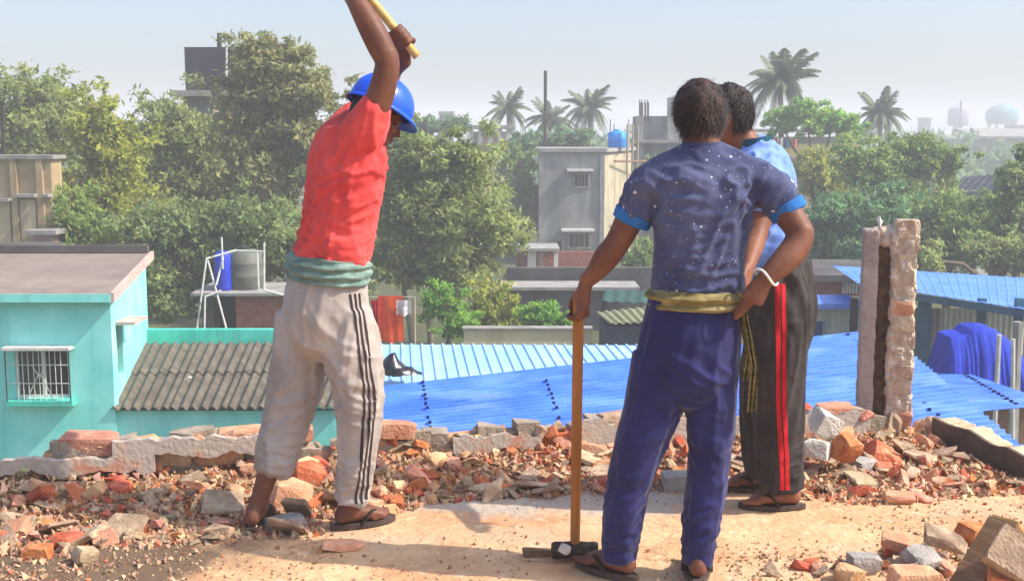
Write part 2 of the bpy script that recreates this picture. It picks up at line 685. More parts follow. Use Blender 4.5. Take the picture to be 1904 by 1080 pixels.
jag(onwall(-2.6, .07, .1), onwall(-1.55, .07, .1), (0, .05, 1), .03, -.035, .05, M_PLASTER, 'plaster_skin', par, 1, 26, .016)
jag(onwall(-1.72, .065, .16), onwall(-1.0, .065, .16), (0, .05, 1), .035, -.04, .05, M_PLASTER, 'plaster_skin', par, 2, 22, .018)
jag(onwall(-.28, .065, .12), onwall(.12, .065, .12), (0, .05, 1), .02, -.05, .03, M_PLASTER, 'plaster_skin', par, 3, 16, .03)
jag(onwall(.28, .065, .12), onwall(1.7, .065, .12), (0, .05, 1), .055, -.09, .03, M_PLASTER, 'plaster_skin', par, 4, 40, .03)

# --- right parapet, its broken edge running towards the viewer
rp_ = thing('parapet_wall', 'low grey parapet with a jagged bright top running right from the pillar', 'wall', (2.2, 5.0, 0))
r = random.Random(5)
ra0, ra1 = V((2.02, 5.52, 0)), V((2.85, 3.62, 0))
rd = (ra1 - ra0)
rn = V((rd.y, -rd.x, 0)).normalized()
if rn.x > 0:
    rn = -rn
N = 46
prof = []
for i in range(N + 1):
    t = i / N
    h = .155 - .06 * min(t * 3, 1) + .025 * noise.noise(V((t * 14, 2, 0))) + .012 * noise.noise(V((t * 45, 5, 0)))
    prof.append(max(h, .05))
core = MB()
skin = MB()
for i in range(N):
    a, b = ra0 + rd * (i / N), ra0 + rd * ((i + 1) / N)
    ha, hb = prof[i], prof[i + 1]
    za, zb = V((0, 0, ha)), V((0, 0, hb))
    dz = V((0, 0, -.05))
    skin.prism([a + dz, b + dz, b + zb, a + za], rn * .018)
    ca, cb = za + V((0, 0, -.02 + r.uniform(-.012, .02))), zb + V((0, 0, -.02 + r.uniform(-.012, .02)))
    core.prism([a + dz - rn * .002, b + dz - rn * .002, b + cb - rn * .002, a + ca - rn * .002], -rn * .12)
skin.build('plaster_skin', mat('shaded_parapet', '#4f453d', '#675a50', scale=6, bump=.4, bscale=40), rp_)  # plaster coloured dark to hold the shade on this inner face
core.build('brick_core', mat('broken_core', '#b79f80', '#d8c6a8', scale=20, bump=.6, bscale=60), rp_)

# --- standing pillar stump: plaster slab, dark chase, rough brick courses
pil = thing('pillar_stump', 'broken brick pillar left standing at the rear right corner of the terrace', 'pillar', (1.85, 5.68, 0))
PROT = Matrix.Rotation(R(-14), 3, 'Z')
pc = V((1.835, 5.72, 0))
m_pb = mat('pillar_brick', '#b49880', '#d6bea6', '#c6ac94', scale=16, rough=.95, bump=.7, bscale=55, rnd=.12, huernd=.015)
z = 0.0
k = 0
while z < 1.03:
    h = .074 if k % 3 else .084
    wob = pr.uniform(-.014, .010)
    me = BRICK_WHOLE[k % 8]
    ln = max(abs(v.co.x) for v in me.vertices) * 2
    piece('brick', me, M_BRICKP if k in (0, 1, 8) else m_pb, pc + PROT @ V((.072 + pr.uniform(-.008, .008), -.02 + wob, z + h / 2)),
          (pr.uniform(-.05, .05), pr.uniform(-.05, .05), R(-14) + pr.uniform(-.1, .1)), (.112 / ln, 1.3, h / .072), pil)
    z += h
    k += 1


def rough(p):
    return .016 * noise.noise(p * 18) + .010 * noise.noise(p * 55)


def slab_parts(x0, x1, y0, y1, z0, z1):
    vs = []
    for zz in (z0, z1):
        for (xx, yy) in ((x0, y0), (x1, y0), (x1, y1), (x0, y1)):
            vs.append(pc + PROT @ V((xx, yy, zz)))
    return vs, [(0, 3, 2, 1), (4, 5, 6, 7), (0, 1, 5, 4), (1, 2, 6, 5), (2, 3, 7, 6), (3, 0, 4, 7)]


PILLAR_JOBS = [('mortar', [slab_parts(.004, .116, -.096, .08, -.02, 1.05), slab_parts(-.09, .05, -.07, .08, .96, 1.045)], ('pillar_mortar', '#b3a08c', '#d4c3b0', 25)),
               ('broken_core', [slab_parts(-.07, .03, -.04, .08, -.02, 1.02), slab_parts(-.09, .06, -.05, .08, -.02, .16)], ('broken_core_shade_dirt', '#5a4434', '#7a6250', 22)),  # core tone takes in both dirt and the shade of the recess
               ('plaster_face', [slab_parts(-.130, -.056, -.088, .08, -.02, 1.04), slab_parts(-.14, -.02, -.088, .05, -.02, .12)], ('pillar_plaster', '#9a8c84', '#b4a499', 5))]
piece('loose_lump', CHUNKS[3], mat('white_mortar', '#cfc8ba', '#e2dccf', scale=10, bump=.5), pc + PROT @ V((-.055, 0, 1.075)), (.4, 1.2, .3), .62, pil)
for i in range(9):
    piece('foot_rubble', (CHUNKS + BRICK_BITS)[(i * 5) % 30], M_CHUNK if i % 3 else M_BRICKP,
          pc + V((-.2 + i * .05, -.11 + .03 * (i % 2), .03 + .035 * (i % 3))), (.5 * i, .3 * i, i), .95, pil)


# ------------------------------------------------------------------ neighbours
# --- teal house
HX, HY = -6.86, 20.0
house = thing('teal_house', 'turquoise painted house with flat roof and grilled window at the left', 'house', (-9.5, 21.8, G))
hz_f, hz_b = -1.30, -.98
HW = -12.6
hb = MB()
front_open = (at(25, 648, HY), at(132, 740, HY))
wx0, wx1 = front_open[0].x, front_open[1].x
wz1, wz0 = front_open[0].z, front_open[1].z
for (xa, xb, za, zb) in ((HW, wx0, G, hz_f), (wx1, HX, G, hz_f), (wx0, wx1, G, wz0), (wx0, wx1, wz1, hz_f)):
    hb.span((xa, HY, za), (xb, HY + .2, zb))
hb.build('wall', M_TEAL, house)
sd = MB()
sx_b = -7.35
SY1 = 23.6


def side_x(y):
    return HX + (sx_b - HX) * (y - HY) / (SY1 - HY)


sy0, sy1, sz0, sz1 = 20.42, 20.95, at(212, 700, 20.6).z, at(212, 602, 20.6).z
for (ya, yb, za, zb) in ((HY + .202, sy0, G, 9), (sy1, SY1, G, 9), (sy0, sy1, G, sz0), (sy0, sy1, sz1, 9)):
    def top(y):
        return min(zb, hz_f + (hz_b - hz_f) * (y - HY) / (SY1 - HY))
    p = [V((side_x(ya), ya, za)), V((side_x(yb), yb, za)), V((side_x(yb), yb, top(yb))), V((side_x(ya), ya, top(ya)))]
    sd.prism(p, (-.2, 0, 0))
sd.build('side_wall', M_TEAL, house)
MB().span((HW, SY1 - .2, G), (sx_b - .21, SY1, hz_b - .02)).build('back_wall', M_TEAL, house)
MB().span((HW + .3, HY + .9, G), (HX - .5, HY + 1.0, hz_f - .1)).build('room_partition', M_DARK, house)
rf = MB()
ov = .22
rf.prism([V((HW, HY - ov, hz_f)), V((HX + .08, HY - ov, hz_f)), V((sx_b + .08, SY1 + .1, hz_b)), V((HW, SY1 + .1, hz_b))], (0, 0, .12))
roof = rf.build('roof', M_ROOFCEM, house)
MB().box((HW / 2 + (HX + .08) / 2, HY - ov - .012, hz_f + .055), (abs(HW - HX - .08), .02, .14)).build('roof_fascia', M_TEAL, roof)
e0, e1 = V((HX + .082, HY - ov, hz_f)), V((sx_b + .082, SY1 + .1, hz_b))
MB().prism([e0 - V((0, 0, .02)), e1 - V((0, 0, .02)), e1 + V((0, 0, .15)), e0 + V((0, 0, .15))], (.06, 0, 0)).build('roof_edge', M_PINKEDGE, roof)
MB().box(((HW + sx_b) / 2 + .1, SY1 + .05, hz_b + .2), (abs(HW - sx_b) - .1, .12, .14)).build('roof_kerb', M_DARKWALL, roof)
lk0, lk1 = V((at(10, 540, 20.3).x - .6, HY - .1, hz_f + .12)), V((at(40, 470, 23.5).x - .6, SY1, hz_b + .12))
MB().prism([lk0, lk1, lk1 + V((0, 0, .12)), lk0 + V((0, 0, .12))], (.12, 0, 0)).build('roof_kerb', M_CONC, roof)
# front window with hood, sill, sliding frame, curtain and grille
win = MB()
fw = .05
for (xa, xb, za, zb) in ((wx0, wx1, wz1 - fw, wz1), (wx0, wx1, wz0, wz0 + fw), (wx0, wx0 + fw, wz0 + fw, wz1 - fw), (wx1 - fw, wx1, wz0 + fw, wz1 - fw)):
    win.span((xa, HY + .05, za), (xb, HY + .12, zb))
wino = win.build('window', M_WHITE, house)
xm = wx0 + (wx1 - wx0) * .5
MB().span((xm - .03, HY + .06, wz0 + fw), (xm + .03, HY + .11, wz1 - fw)).build('mullion', M_WHITE, wino)
MB().span((wx0 + fw, HY + .075, wz0 + fw), (xm - .03, HY + .08, wz1 - fw)).build(
    'pane', mat('dim_glass', '#24282a', '#33362f', scale=2, rough=.35, bump=0, spec=.2), wino)
MB().span((wx0 - .1, HY - .26, wz1 + .01), (wx1 + .1, HY - .002, wz1 + .06)).build('hood', M_WHITE, wino)
MB().span((wx0 - .1, HY - .2, wz0 - .1), (wx1 + .1, HY - .002, wz0 - .01)).build('sill', M_TEALB, wino)
cu = grid_mesh('curtain', lambda u, v: (wx0 + .06 + .16 * u, HY + .16 + .015 * math.sin(u * 22), wz0 + .05 + (wz1 - wz0 - .1) * v), 16, 2)
obj('curtain', cu, mat('pink_curtain', '#a8647c', '#c07e96', scale=4), wino)
for i in range(9):
    x = wx0 + .1 + i * (wx1 - wx0 - .2) / 8
    MB().tube([(x, HY - .13, wz0 - .01), (x, HY - .13, wz1 + .01)], .008, 6).build('grille_bar', M_PIPE, wino)
for zz in (.33, .7):
    MB().tube([(wx0 - .06, HY - .131, wz0 + (wz1 - wz0) * zz), (wx1 + .06, HY - .131, wz0 + (wz1 - wz0) * zz)], .008, 6).build('grille_bar', M_PIPE, wino)
for (xa, za, xb, zb) in ((.25, 0, .5, .55), (.75, 0, .5, .55), (.38, .7, .5, .45), (.62, .7, .5, .45)):
    MB().tube([(wx0 + (wx1 - wx0) * xa, HY - .132, wz0 + (wz1 - wz0) * za), (wx0 + (wx1 - wx0) * xb, HY - .132, wz0 + (wz1 - wz0) * zb)], .008, 6).build('grille_bar', M_PIPE, wino)
for x in (wx0 - .07, wx1 + .07):
    MB().tube([(x, HY - .2, wz0 - .01), (x, HY - .2, wz1 + .01)], .012, 6).build('grille_bar', M_DPOST, wino)
sw = MB()
sw.prism([V((side_x(sy0) - .1, sy0, sz0)), V((side_x(sy1) - .1, sy1, sz0)), V((side_x(sy1) - .1, sy1, sz1)), V((side_x(sy0) - .1, sy0, sz1))], (-.03, 0, 0))
swo = sw.build('window', mat('brown_shutter', '#6e5148', '#82645a', scale=5, stretch=(1, 6, 1)), house)
MB().span((side_x(sy0) + .004, sy0 - .1, sz1 + .02), (side_x(sy0) + .35, sy1 + .12, sz1 + .07)).build('hood', M_PINKEDGE, swo)

# --- lean-to with corrugated asbestos sheets beside the teal house
lean = thing('lean_to_roof', 'grey corrugated asbestos lean-to roof on turquoise walls beside the teal house', 'roof', (-5, 21.5, G))
b0, b1 = at(206, 760, 19.95), at(640, 757, 19.95)
t0, t1 = at(266, 640, 23.3), at(640, 640, 23.3)
t1.x = b1.x
nsh = 4
for row in range(2):
    for k in range(nsh):
        f0, f1 = k / nsh, (k + 1) / nsh + .012
        v0, v1 = (0, .54) if row == 0 else (.5, 1.0)
        dz = V((0, 0, .0 if row == 0 else .022 + .004 * k))

        def cn(u, v):
            return b0.lerp(b1, u).lerp(t0.lerp(t1, u), v)
        sheet('roof_sheet', cn(f0, v0) + dz, cn(f0, v1) + dz, cn(f1, v1) + dz, cn(f1, v0) + dz, 6, .036, M_ASB, lean, thick=.008)
MB().span((HX - .15, 20.12, G), (b1.x - .1, 20.3, b0.z - .07)).build('wall', M_TEAL, lean)
tb = at(270, 637, 23.45)
MB().span((sx_b - .1, 23.4, G), (b1.x + .1, 23.58, at(300, 612, 23.45).z)).build('rear_band', M_TEALB, lean)
pebble = obj('stone', with_mat(CHUNKS[1], mat('pale_stone', '#d8d2c2', '#ebe6d8', scale=8)), None)
pebble.location = at(353, 706, 21.2) + V((0, 0, .04))
pebble.scale = (.9, .9, 1.2)
tag(pebble, 'single pale stone lying on the grey asbestos roof', 'stone')

# --- hut with water tanks
hut = thing('tank_hut', 'small dark brick hut with thin slab roof carrying water tanks', 'hut', (-5.0, 27, G))
hY = 26.0
zr = at(440, 548, hY).z
xa, xb = at(375, 560, hY).x, at(565, 560, hY).x
MB().span((xa - .2, hY - .2, zr), (xb + .2, hY + 1.8, zr + .06)).build('roof_slab', M_CONC, hut)
for (p, q, m) in ((375, 395, M_DARKWALL), (438, 566, M_BRICKWALL)):
    MB().span((at(p, 560, hY).x, hY, G), (at(q, 560, hY).x, hY + .12, zr - .004)).build('wall', m, hut)
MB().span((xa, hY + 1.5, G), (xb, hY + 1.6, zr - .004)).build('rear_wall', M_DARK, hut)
tk = thing('water_tank', 'squat dark grey water tank on the hut roof behind the asbestos sheets', 'tank', at(455, 545, hY + .7) + V((0, 0, .06)))
tc_ = tk.location.copy(); tc_.z = zr + .06
hh = at(455, 468, hY).z - tc_.z
MB().lathe(tc_, [(.40, 0), (.42, .03), (.42, hh * .3), (.435, hh * .33), (.42, hh * .36), (.42, hh * .62), (.435, hh * .65), (.42, hh * .68), (.41, hh * .9), (.3, hh * .97), (.15, hh)], 28).build('shell', M_GTANK, tk, True)
MB().lathe(tc_ + V((0, 0, hh - .002)), [(.16, 0), (.17, .04), (.1, .06)], 16).build('lid', M_TANK, tk)
dr = thing('plastic_drum', 'bright blue plastic drum standing beside the dark grey tank', 'drum', (at(409, 540, hY).x, hY + .35, zr + .06))
hd = at(409, 472, hY).z - zr - .06
MB().lathe(dr.location, [(.17, 0), (.19, .03), (.19, hd * .45), (.2, hd * .5), (.19, hd * .55), (.19, hd * .93), (.15, hd)], 20).build('shell', M_BDRUM, dr, True)
MB().lathe(dr.location + V((0, 0, hd - .002)), [(.12, 0), (.12, .03), (.05, .035)], 14).build('lid', M_BDRUM, dr)


def pole_set(name, label, cat, segs, rad, m, group=None):
    base = V(segs[0][0])
    e = thing(name, label, cat, (base.x, base.y, base.z), group)
    for (p, q) in segs:
        MB().tube([p, q], rad, 7).build('pole', m, e)
    return e


pY = 25.4
pole_set('tripod', 'white pipe tripod lashed in front of the blue drum', 'tripod', [
    (at(366, 612, pY), at(384, 480, pY + .2)), (at(421, 612, pY), at(386, 482, pY + .25)), (at(380, 612, pY), at(381, 552, pY)),
    (at(381, 552, pY), at(412, 540, pY + .1)), (at(384, 481, pY + .2), at(440, 465, pY + .5)), (at(412, 441, pY + .2), at(414, 500, pY + .2)),
    (at(415, 478, pY + .3), at(402, 530, pY + .1))], .022, M_PIPE)
pole_set('standpipe', 'white upright pipe bent over the right side of the grey tank', 'standpipe', [
    (at(491, 540, pY), at(491, 452, pY)), (at(491, 539, pY), at(540, 552, pY)), (at(478, 470, pY + .1), at(481, 540, pY + .1)), (at(440, 466, pY + .3), at(491, 468, pY + .2))], .024, M_PIPE)

# --- blue metal roofs
ro = thing('pale_blue_roof', 'pale blue ribbed metal roof lying behind the darker blue roof', 'roof', (0, 16.5, G))
u0, u1 = at(660, 640, 17.6), at(1230, 642, 17.6)
l0, l1 = at(645, 742, 15.4), at(1330, 690, 15.4)
l0.z = l1.z = (l0.z + l1.z) / 2 - .12
for k in range(6):
    sheet('roof_sheet', l0.lerp(l1, k / 6), u0.lerp(u1, k / 6), u0.lerp(u1, (k + 1) / 6 + .004), l0.lerp(l1, (k + 1) / 6 + .004), 5, .022, M_LBLUE, ro, 'rib')
MB().span((l0.x + .2, 15.6, G), (l1.x - .2, 17.5, l0.z - .06)).build('wall', M_CREAM, ro)
br = thing('blue_roof', 'deep blue ribbed metal roof just beyond the broken parapet', 'roof', (1, 11, G))
f0, f1 = at(645, 735, 12.0), at(1640, 628, 14.6)
f0.z, f1.z = -1.14, -.94
n0, n1 = V((-1.15, 8.2, -1.42)), V((4.4, 9.6, -1.22))
for k in range(5):
    for j in range(2):
        a, b2 = k / 5, (k + 1) / 5 + .004
        q = lambda u, v: n0.lerp(n1, u).lerp(f0.lerp(f1, u), v)
        dz = V((0, 0, .012 * j))
        u_a, u_b = (0, .52) if j == 0 else (.5, 1)
        sheet('roof_sheet', q(u_a, a) + dz, q(u_b, a) + dz, q(u_b, b2) + dz, q(u_a, b2) + dz, 7, .026, M_BLUE, br, 'rib')
nl = MB()
for uu in (.12, .32, .52, .72, .92):
    for k in range(26):
        p = n0.lerp(n1, uu + .004 * math.sin(k * 2.1)).lerp(f0.lerp(f1, uu), (k + .5) / 26)
        if random.random() < .75:
            nl.box(p + V((0, 0, .03)), (.03, .03, .025))
setting(nl.build('washer', M_NAIL, br), 'stuff')
MB().prism([V((-1.0, 8.5, G)), V((4.1, 9.9, G)), V((4.6, 13.8, G)), V((-1.4, 11.6, G))], (0, 0, -1.55 - G)).build('wall', M_GREYWALL, br)
b3 = thing('blue_roof', 'blue ribbed metal roof corner seen right of the pillar beside the draped tarpaulin', 'roof', (5, 13, G))
q0, q3 = at(1640, 780, 11.5), at(1660, 697, 14.6)
q2b = at(1806, 699, 14.6)
q1b = at(1960, 752, 12.2)
for k in range(3):
    a, b2 = k / 3, (k + 1) / 3 + .004
    sheet('roof_sheet', q0.lerp(q3, a), q1b.lerp(q2b, a), q1b.lerp(q2b, b2), q0.lerp(q3, b2), 8, .026, M_BLUE, b3, 'rib')
nl = MB()
for k in range(14):
    nl.box(q0.lerp(q1b, .78).lerp(q3.lerp(q2b, .9), (k + .5) / 14) + V((0, 0, .03)), (.035, .035, .025))
setting(nl.build('washer', M_NAIL, b3), 'stuff')
MB().prism([V((q0.x + .1, 12.0, G)), V((q1b.x - .3, 12.6, G)), V((q2b.x - .2, 14.4, G)), V((q3.x + .1, 14.4, G))], (0, 0, -1.75 - G)).build('wall', M_DARKWALL, b3)  # dark wall colour carries the shade below the roof

# --- open shed with a blue roof, posts and pale sheet walls
sh = thing('open_shed', 'open-sided shed with pale blue metal roof behind the pillar', 'shed', (8, 23, G))
sA, sB, sC, sD = at(1596, 527, 21.0), at(1990, 588, 19.0), at(1990, 522, 25.5), at(1548, 494, 25.5)
for k in range(6):
    sheet('roof_sheet', sA.lerp(sB, k / 6), sD.lerp(sC, k / 6), sD.lerp(sC, (k + 1) / 6 + .004), sA.lerp(sB, (k + 1) / 6 + .004), 4, .007, M_SHEDBLUE, sh, 'rib')
MB().prism([sA + V((0, -.02, -.14)), sB + V((0, -.02, -.14)), sB + V((0, -.02, -.02)), sA + V((0, -.02, -.02))], (0, .05, 0)).build('eave_beam', M_POST, sh)
for (p, yy, m, rr) in ((1587, 21.2, M_DPOST, .06), (1718, 20.6, M_POST, .09), (1824, 20.0, M_POST, .06), (1893, 19.7, M_POST, .06)):
    x = at(p, 600, yy).x
    MB().span((x - rr, yy - rr, G), (x + rr, yy + rr, at(p, 560, yy).z + .05)).build('post', m, sh)
M_PSH = streaks(mat('pale_sheet', '#b3b3a6', '#cfcdbd', scale=2, bump=.1), '#7f8a86', (5, 5, .4), .5)
wY = 24.2
for i, (p, q, c) in enumerate(((1700, 1748, 0), (1748, 1800, 1), (1800, 1852, 1), (1852, 1905, 1), (1905, 1990, 0))):
    xa, xb = at(p, 600, wY).x, at(q, 600, wY).x
    zt = at(p, 573, wY).z
    sheet('wall_sheet', (xa, wY + .01 * i, G), (xa, wY + .01 * i, zt), (xb, wY + .01 * i, zt), (xb, wY + .01 * i, G), 5, .02, M_PSH if c else M_GREYWALL, sh)
lw = thing('low_shed', 'low pale shed wall with dark blue door left of the pillar', 'shed', (5.5, 22.5, G))
xa, xb = at(1440, 600, 22.6).x, at(1600, 600, 22.6).x
for k in range(4):
    sheet('wall_sheet', (xa + (xb - xa) * k / 4, 22.6, G), (xa + (xb - xa) * k / 4, 22.6, at(1500, 572, 22.6).z), (xa + (xb - xa) * (k + 1) / 4, 22.6, at(1500, 572, 22.6).z), (xa + (xb - xa) * (k + 1) / 4, 22.6, G), 4, .015, M_PSH, lw)
MB().span((at(1497, 600, 22.5).x, 22.5, G), (at(1530, 600, 22.5).x, 22.56, at(1500, 598, 22.5).z)).build('door', mat('blue_door', '#1f3f66', '#2d5480', scale=3), lw)
MB().span((xa - .1, 22.3, at(1500, 572, 22.5).z), (xb, 23.6, at(1500, 562, 22.5).z)).build('roof', M_BLUE, lw)
bw = thing('brick_building', 'low brown brick building with louvred openings behind the low pale shed', 'building', (6, 29, G))
xa, xb = at(1440, 540, 28).x, at(1640, 540, 28).x
MB().span((xa, 28, G), (xb, 31, at(1500, 520, 28).z)).build('wall', M_BRICKWALL, bw)
MB().span((xa - .2, 27.7, at(1500, 560, 28).z), (xb + .2, 27.99, at(1500, 549, 28).z)).build('ledge', M_CREAM, bw)
for k in range(5):
    x = at(1566 + k * 6, 530, 28).x
    MB().span((x, 27.95, at(1500, 545, 28).z), (x + .05, 27.998, at(1500, 524, 28).z)).build('louvre', M_WHITE, bw)
MB().span((xa - .3, 27.6, at(1500, 520, 28).z + .002), (xb + .3, 31.2, at(1500, 508, 28).z)).build('roof', M_DARKWALL, bw)

# --- tarpaulin draped over a heap
tY = 18.6
tcx = at(1822, 660, tY).x
tz0 = at(1822, 760, tY - .9).z
tz1 = at(1822, 603, tY).z


TP = [(1738, 752), (1746, 700), (1753, 640), (1757, 622), (1770, 620), (1784, 619), (1796, 608), (1815, 603), (1836, 607), (1856, 621), (1872, 634), (1884, 650), (1889, 700), (1896, 752)]
TP = [at(px, py, tY) for px, py in TP]


def tarp(u, v):
    t = u * (len(TP) - 1)
    j = min(int(t), len(TP) - 2)
    p = TP[j].lerp(TP[j + 1], t - j)
    f0 = min(1, v / .34)
    f1 = min(1, (1 - v) / .3)
    f = (f0 * f0 * (3 - 2 * f0)) ** .8 * (f1 * f1 * (3 - 2 * f1))
    skirt = 1 - f
    fold = noise.noise(V((p.x * 9, 2, 0))) * .5 + noise.noise(V((p.x * 22, 5, 0))) * .3
    y = tY - .75 + 1.5 * v + skirt * .28 * fold * (1 if v < .5 else -1)
    z = tz0 + (p.z - tz0) * f + .02 * noise.noise(V((p.x * 5, y * 5, 1)))
    return (p.x + .04 * noise.noise(V((p.z * 6, y * 6, 4))) + (p.x - tcx) * .12 * skirt, y, z)


tp = obj('tarpaulin', grid_mesh('tarpaulin', tarp, 130, 44), mat('blue_tarpaulin', '#1a30a8', '#2340c0', scale=3, rough=.75, bump=.5, bscale=9, spec=.2))
tag(tp, 'deep blue tarpaulin draped over a rounded heap under the open shed', 'tarpaulin')
tpd = thing('tarpaulin_stand', 'rough timber staging that the blue tarpaulin heap stands on', 'staging', (tcx, tY, G))
MB().span((tcx - .75, tY - .6, G), (tcx + .75, tY + .8, tz0 + .02)).build('deck', M_BEAM, tpd)
pole_set('pipe', 'white upright pipe in front of the blue tarpaulin', 'pipe', [(at(1854, 742, 17.2) - V((0, 0, 2.0)), at(1858, 622, 17.2))], .035, M_PIPE)
pole_set('pipe', 'thin leaning pale pole at the right edge beyond the blue tarpaulin', 'pipe', [(at(1897, 750, 16.8) - V((0, 0, 2.0)), at(1884, 630, 16.8))], .03, M_PIPE)
pole_set('panel_frame', 'grey weathered panel post at the right edge under the shed roof', 'post', [(at(1893, 700, 17.0) - V((0, 0, 2.2)), at(1893, 598, 17.0))], .07, M_CONC)

# --- washing on a line, black sheet on the roof
cl = thing('washing_line', 'washing line between two thin poles behind the pale blue roof', 'line', (at(690, 548, 21.5).x, 21.5, G))
lA, lB = at(650, 552, 21.5), at(770, 552, 21.5)
MB().tube([lA, lB], .006, 5).build('rope', M_PIPE, cl)
for p in (lA, lB):
    MB().tube([V((p.x, p.y, G)), p], .025, 6).build('pole', M_PALEBARK, cl)


def hung(name, label, pxa, pxb, pya, pyb, Y, m, waves, cat):
    a, b = at(pxa, pya, Y), at(pxb, pya, Y)
    zb = at(pxa, pyb, Y).z
    me = grid_mesh(name, lambda u, v: (a.x + (b.x - a.x) * u, Y + .03 * math.sin(u * waves) * (.4 + v) + .02 * noise.noise(V((u * 4, v * 4, 1))),
                                       a.z + (zb - a.z) * v + .02 * math.sin(u * 9) * v), 40, 14)
    return tag(obj(name, me, m), label, cat)


hung('hanging_cloth', 'bright orange cloth hanging in folds on the washing line', 703, 750, 550, 636, 21.47, mat('orange_cloth', '#f04a12', '#ff6a26', scale=5, rough=.9, transl=.6), 11, 'cloth')
hung('hanging_cloth', 'crimson red cloth hanging beside the orange cloth', 690, 711, 557, 620, 21.53, mat('crimson_cloth', '#b8142c', '#d02238', scale=5, rough=.9, transl=.3), 14, 'cloth')
hung('hanging_cloth', 'small white cloth hanging right of the orange cloth', 737, 763, 558, 586, 21.43, mat('white_cloth', '#cfcac8', '#e6e2e0', scale=5, rough=.9, transl=.3), 9, 'cloth')


def bagf(u, v):
    a = 2 * math.pi * u
    p = at(748, 690, 15.7)
    taper = 1 - .55 * max(0, math.cos(a)) * v
    x = .27 * math.cos(a) * v
    y = .22 * math.sin(a) * v
    z = .26 * (1 - v ** 1.6) * (1 - .9 * max(-.4, math.cos(a)) * v ** .6) + .035 * noise.noise(V((x * 14, y * 14, 1))) + .02
    return (p.x + x + (0 if z < .1 else -.08), p.y + y * taper, p.z + max(z, -.02) - .05)


tag(obj('plastic_sheet', grid_mesh('plastic_sheet', bagf, 48, 16), mat('black_plastic', '#121316', '#1e2024', scale=5, rough=.3, bump=.3, bscale=14, spec=.5)),
    'crumpled black plastic sheet lying on the pale blue roof', 'plastic sheet')

# ------------------------------------------------------------------ buildings farther off
def window_part(parent, x0, x1, z0, z1, y, hood=True, m=M_WHITE, bars=3):
    f = .06
    w = MB()
    for (a, b, c, d) in ((x0, x1, z1 - f, z1), (x0, x1, z0, z0 + f), (x0, x0 + f, z0 + f, z1 - f), (x1 - f, x1, z0 + f, z1 - f)):
        w.span((a, y - .05, c), (b, y - .003, d))
    o = w.build('window', m, parent)
    MB().span((x0 + f, y - .02, z0 + f), (x1 - f, y - .004, z1 - f)).build('pane', M_DIM, o)
    for k in range(bars):
        x = x0 + f + (x1 - x0 - 2 * f) * (k + 1) / (bars + 1)
        MB().span((x - .015, y - .04, z0 + f), (x + .015, y - .022, z1 - f)).build('bar', m, o)
    if hood:
        MB().span((x0 - .3, y - .45, z1 + .06), (x1 + .15, y - .004, z1 + .16)).build('hood', M_WHITE, o)
    return o


M_DIM = mat('dark_pane', '#1c2422', '#2a3430', scale=2, rough=.15, bump=0, spec=.5)

# grey two-storey block in the middle
aY = 52.0
apt = thing('grey_apartment', 'narrow grey plastered two-storey block with cream side and hooded windows', 'building', (3, 54, G))
ax0, ax1, axr = at(1006, 400, aY).x, at(1121, 400, aY).x, at(1186, 400, 58).x
azt = at(1060, 283, aY).z
MB().prism([V((ax0, aY, G)), V((ax1, aY, G)), V((axr - .3, 58, G)), V((ax0, 58, G))], (0, 0, azt - G)).build('wall', M_GREYWALL, apt)
sp0, sp1 = V((ax1 + .01, aY + .05, G)), V((axr - .29, 58, G))
MB().prism([sp0, sp1, sp1 + V((0, 0, azt - .1 - G)), sp0 + V((0, 0, azt - .1 - G))], (.03, 0, 0)).build('side_wall', streaks(mat('weathered_cream', '#a59a80', '#bdb296', scale=1.5, bump=.15), '#75705f', (2, 2, .3), .7), apt)
MB().prism([V((ax0 - .15, aY - .15, azt + .002)), V((ax1 + .15, aY - .15, azt + .002)), V((axr - .1, 58.2, azt + .002)), V((ax0 - .15, 58.2, azt + .002))], (0, 0, .16)).build('roof_slab', M_CONC, apt)
window_part(apt, at(1066, 320, aY).x, at(1096, 320, aY).x, at(1080, 349, aY).z, at(1080, 321, aY).z, aY, True, M_CONC)
window_part(apt, at(1056, 440, aY).x, at(1098, 440, aY).x, at(1080, 462, aY).z, at(1080, 432, aY).z, aY, True, M_CONC)
MB().span((at(1034, 450, aY).x, aY - .04, G), (at(1044, 450, aY).x, aY - .004, at(1038, 448, aY).z)).build('door', M_DARK, apt)
for px in (1006, 1119):
    x = at(px, 400, aY).x
    MB().span((x - .1, aY - .08, G), (x + .1, aY - .004, azt)).build('pilaster', M_CONC, apt)
for (px, py0, Y) in ((1166, 470, 56), (1176, 480, 57.5), (1156, 470, 54)):
    p = at(px, 300, Y)
    MB().tube([(p.x + .25, Y, G), (p.x + .25, Y, at(px, 232, Y).z)], .05, 6).build('scaffold_pole', M_PALEBARK, apt)
for py in (300, 410):
    a, b = at(1130, py, 53), at(1190, py, 57.5)
    MB().tube([a + V((.3, 0, 0)), b + V((.3, 0, 0))], .05, 6).build('scaffold_pole', M_BEAM, apt)
bt = thing('water_tank', 'bright blue water tank on the roof of the grey block', 'tank', (at(1149, 270, 54).x, 54.5, azt + .16))
hb_ = at(1149, 243, 54).z - azt - .16
MB().lathe(bt.location, [(.4, 0), (.43, .04), (.43, hb_ * .45), (.45, hb_ * .5), (.43, hb_ * .55), (.43, hb_ * .86), (.3, hb_ * .95), (.12, hb_)], 24).build('shell', M_SKYTANK, bt, True)
MB().lathe(bt.location + V((0, 0, hb_ - .003)), [(.14, 0), (.14, .05), (.06, .06)], 14).build('lid', M_SKYTANK, bt)
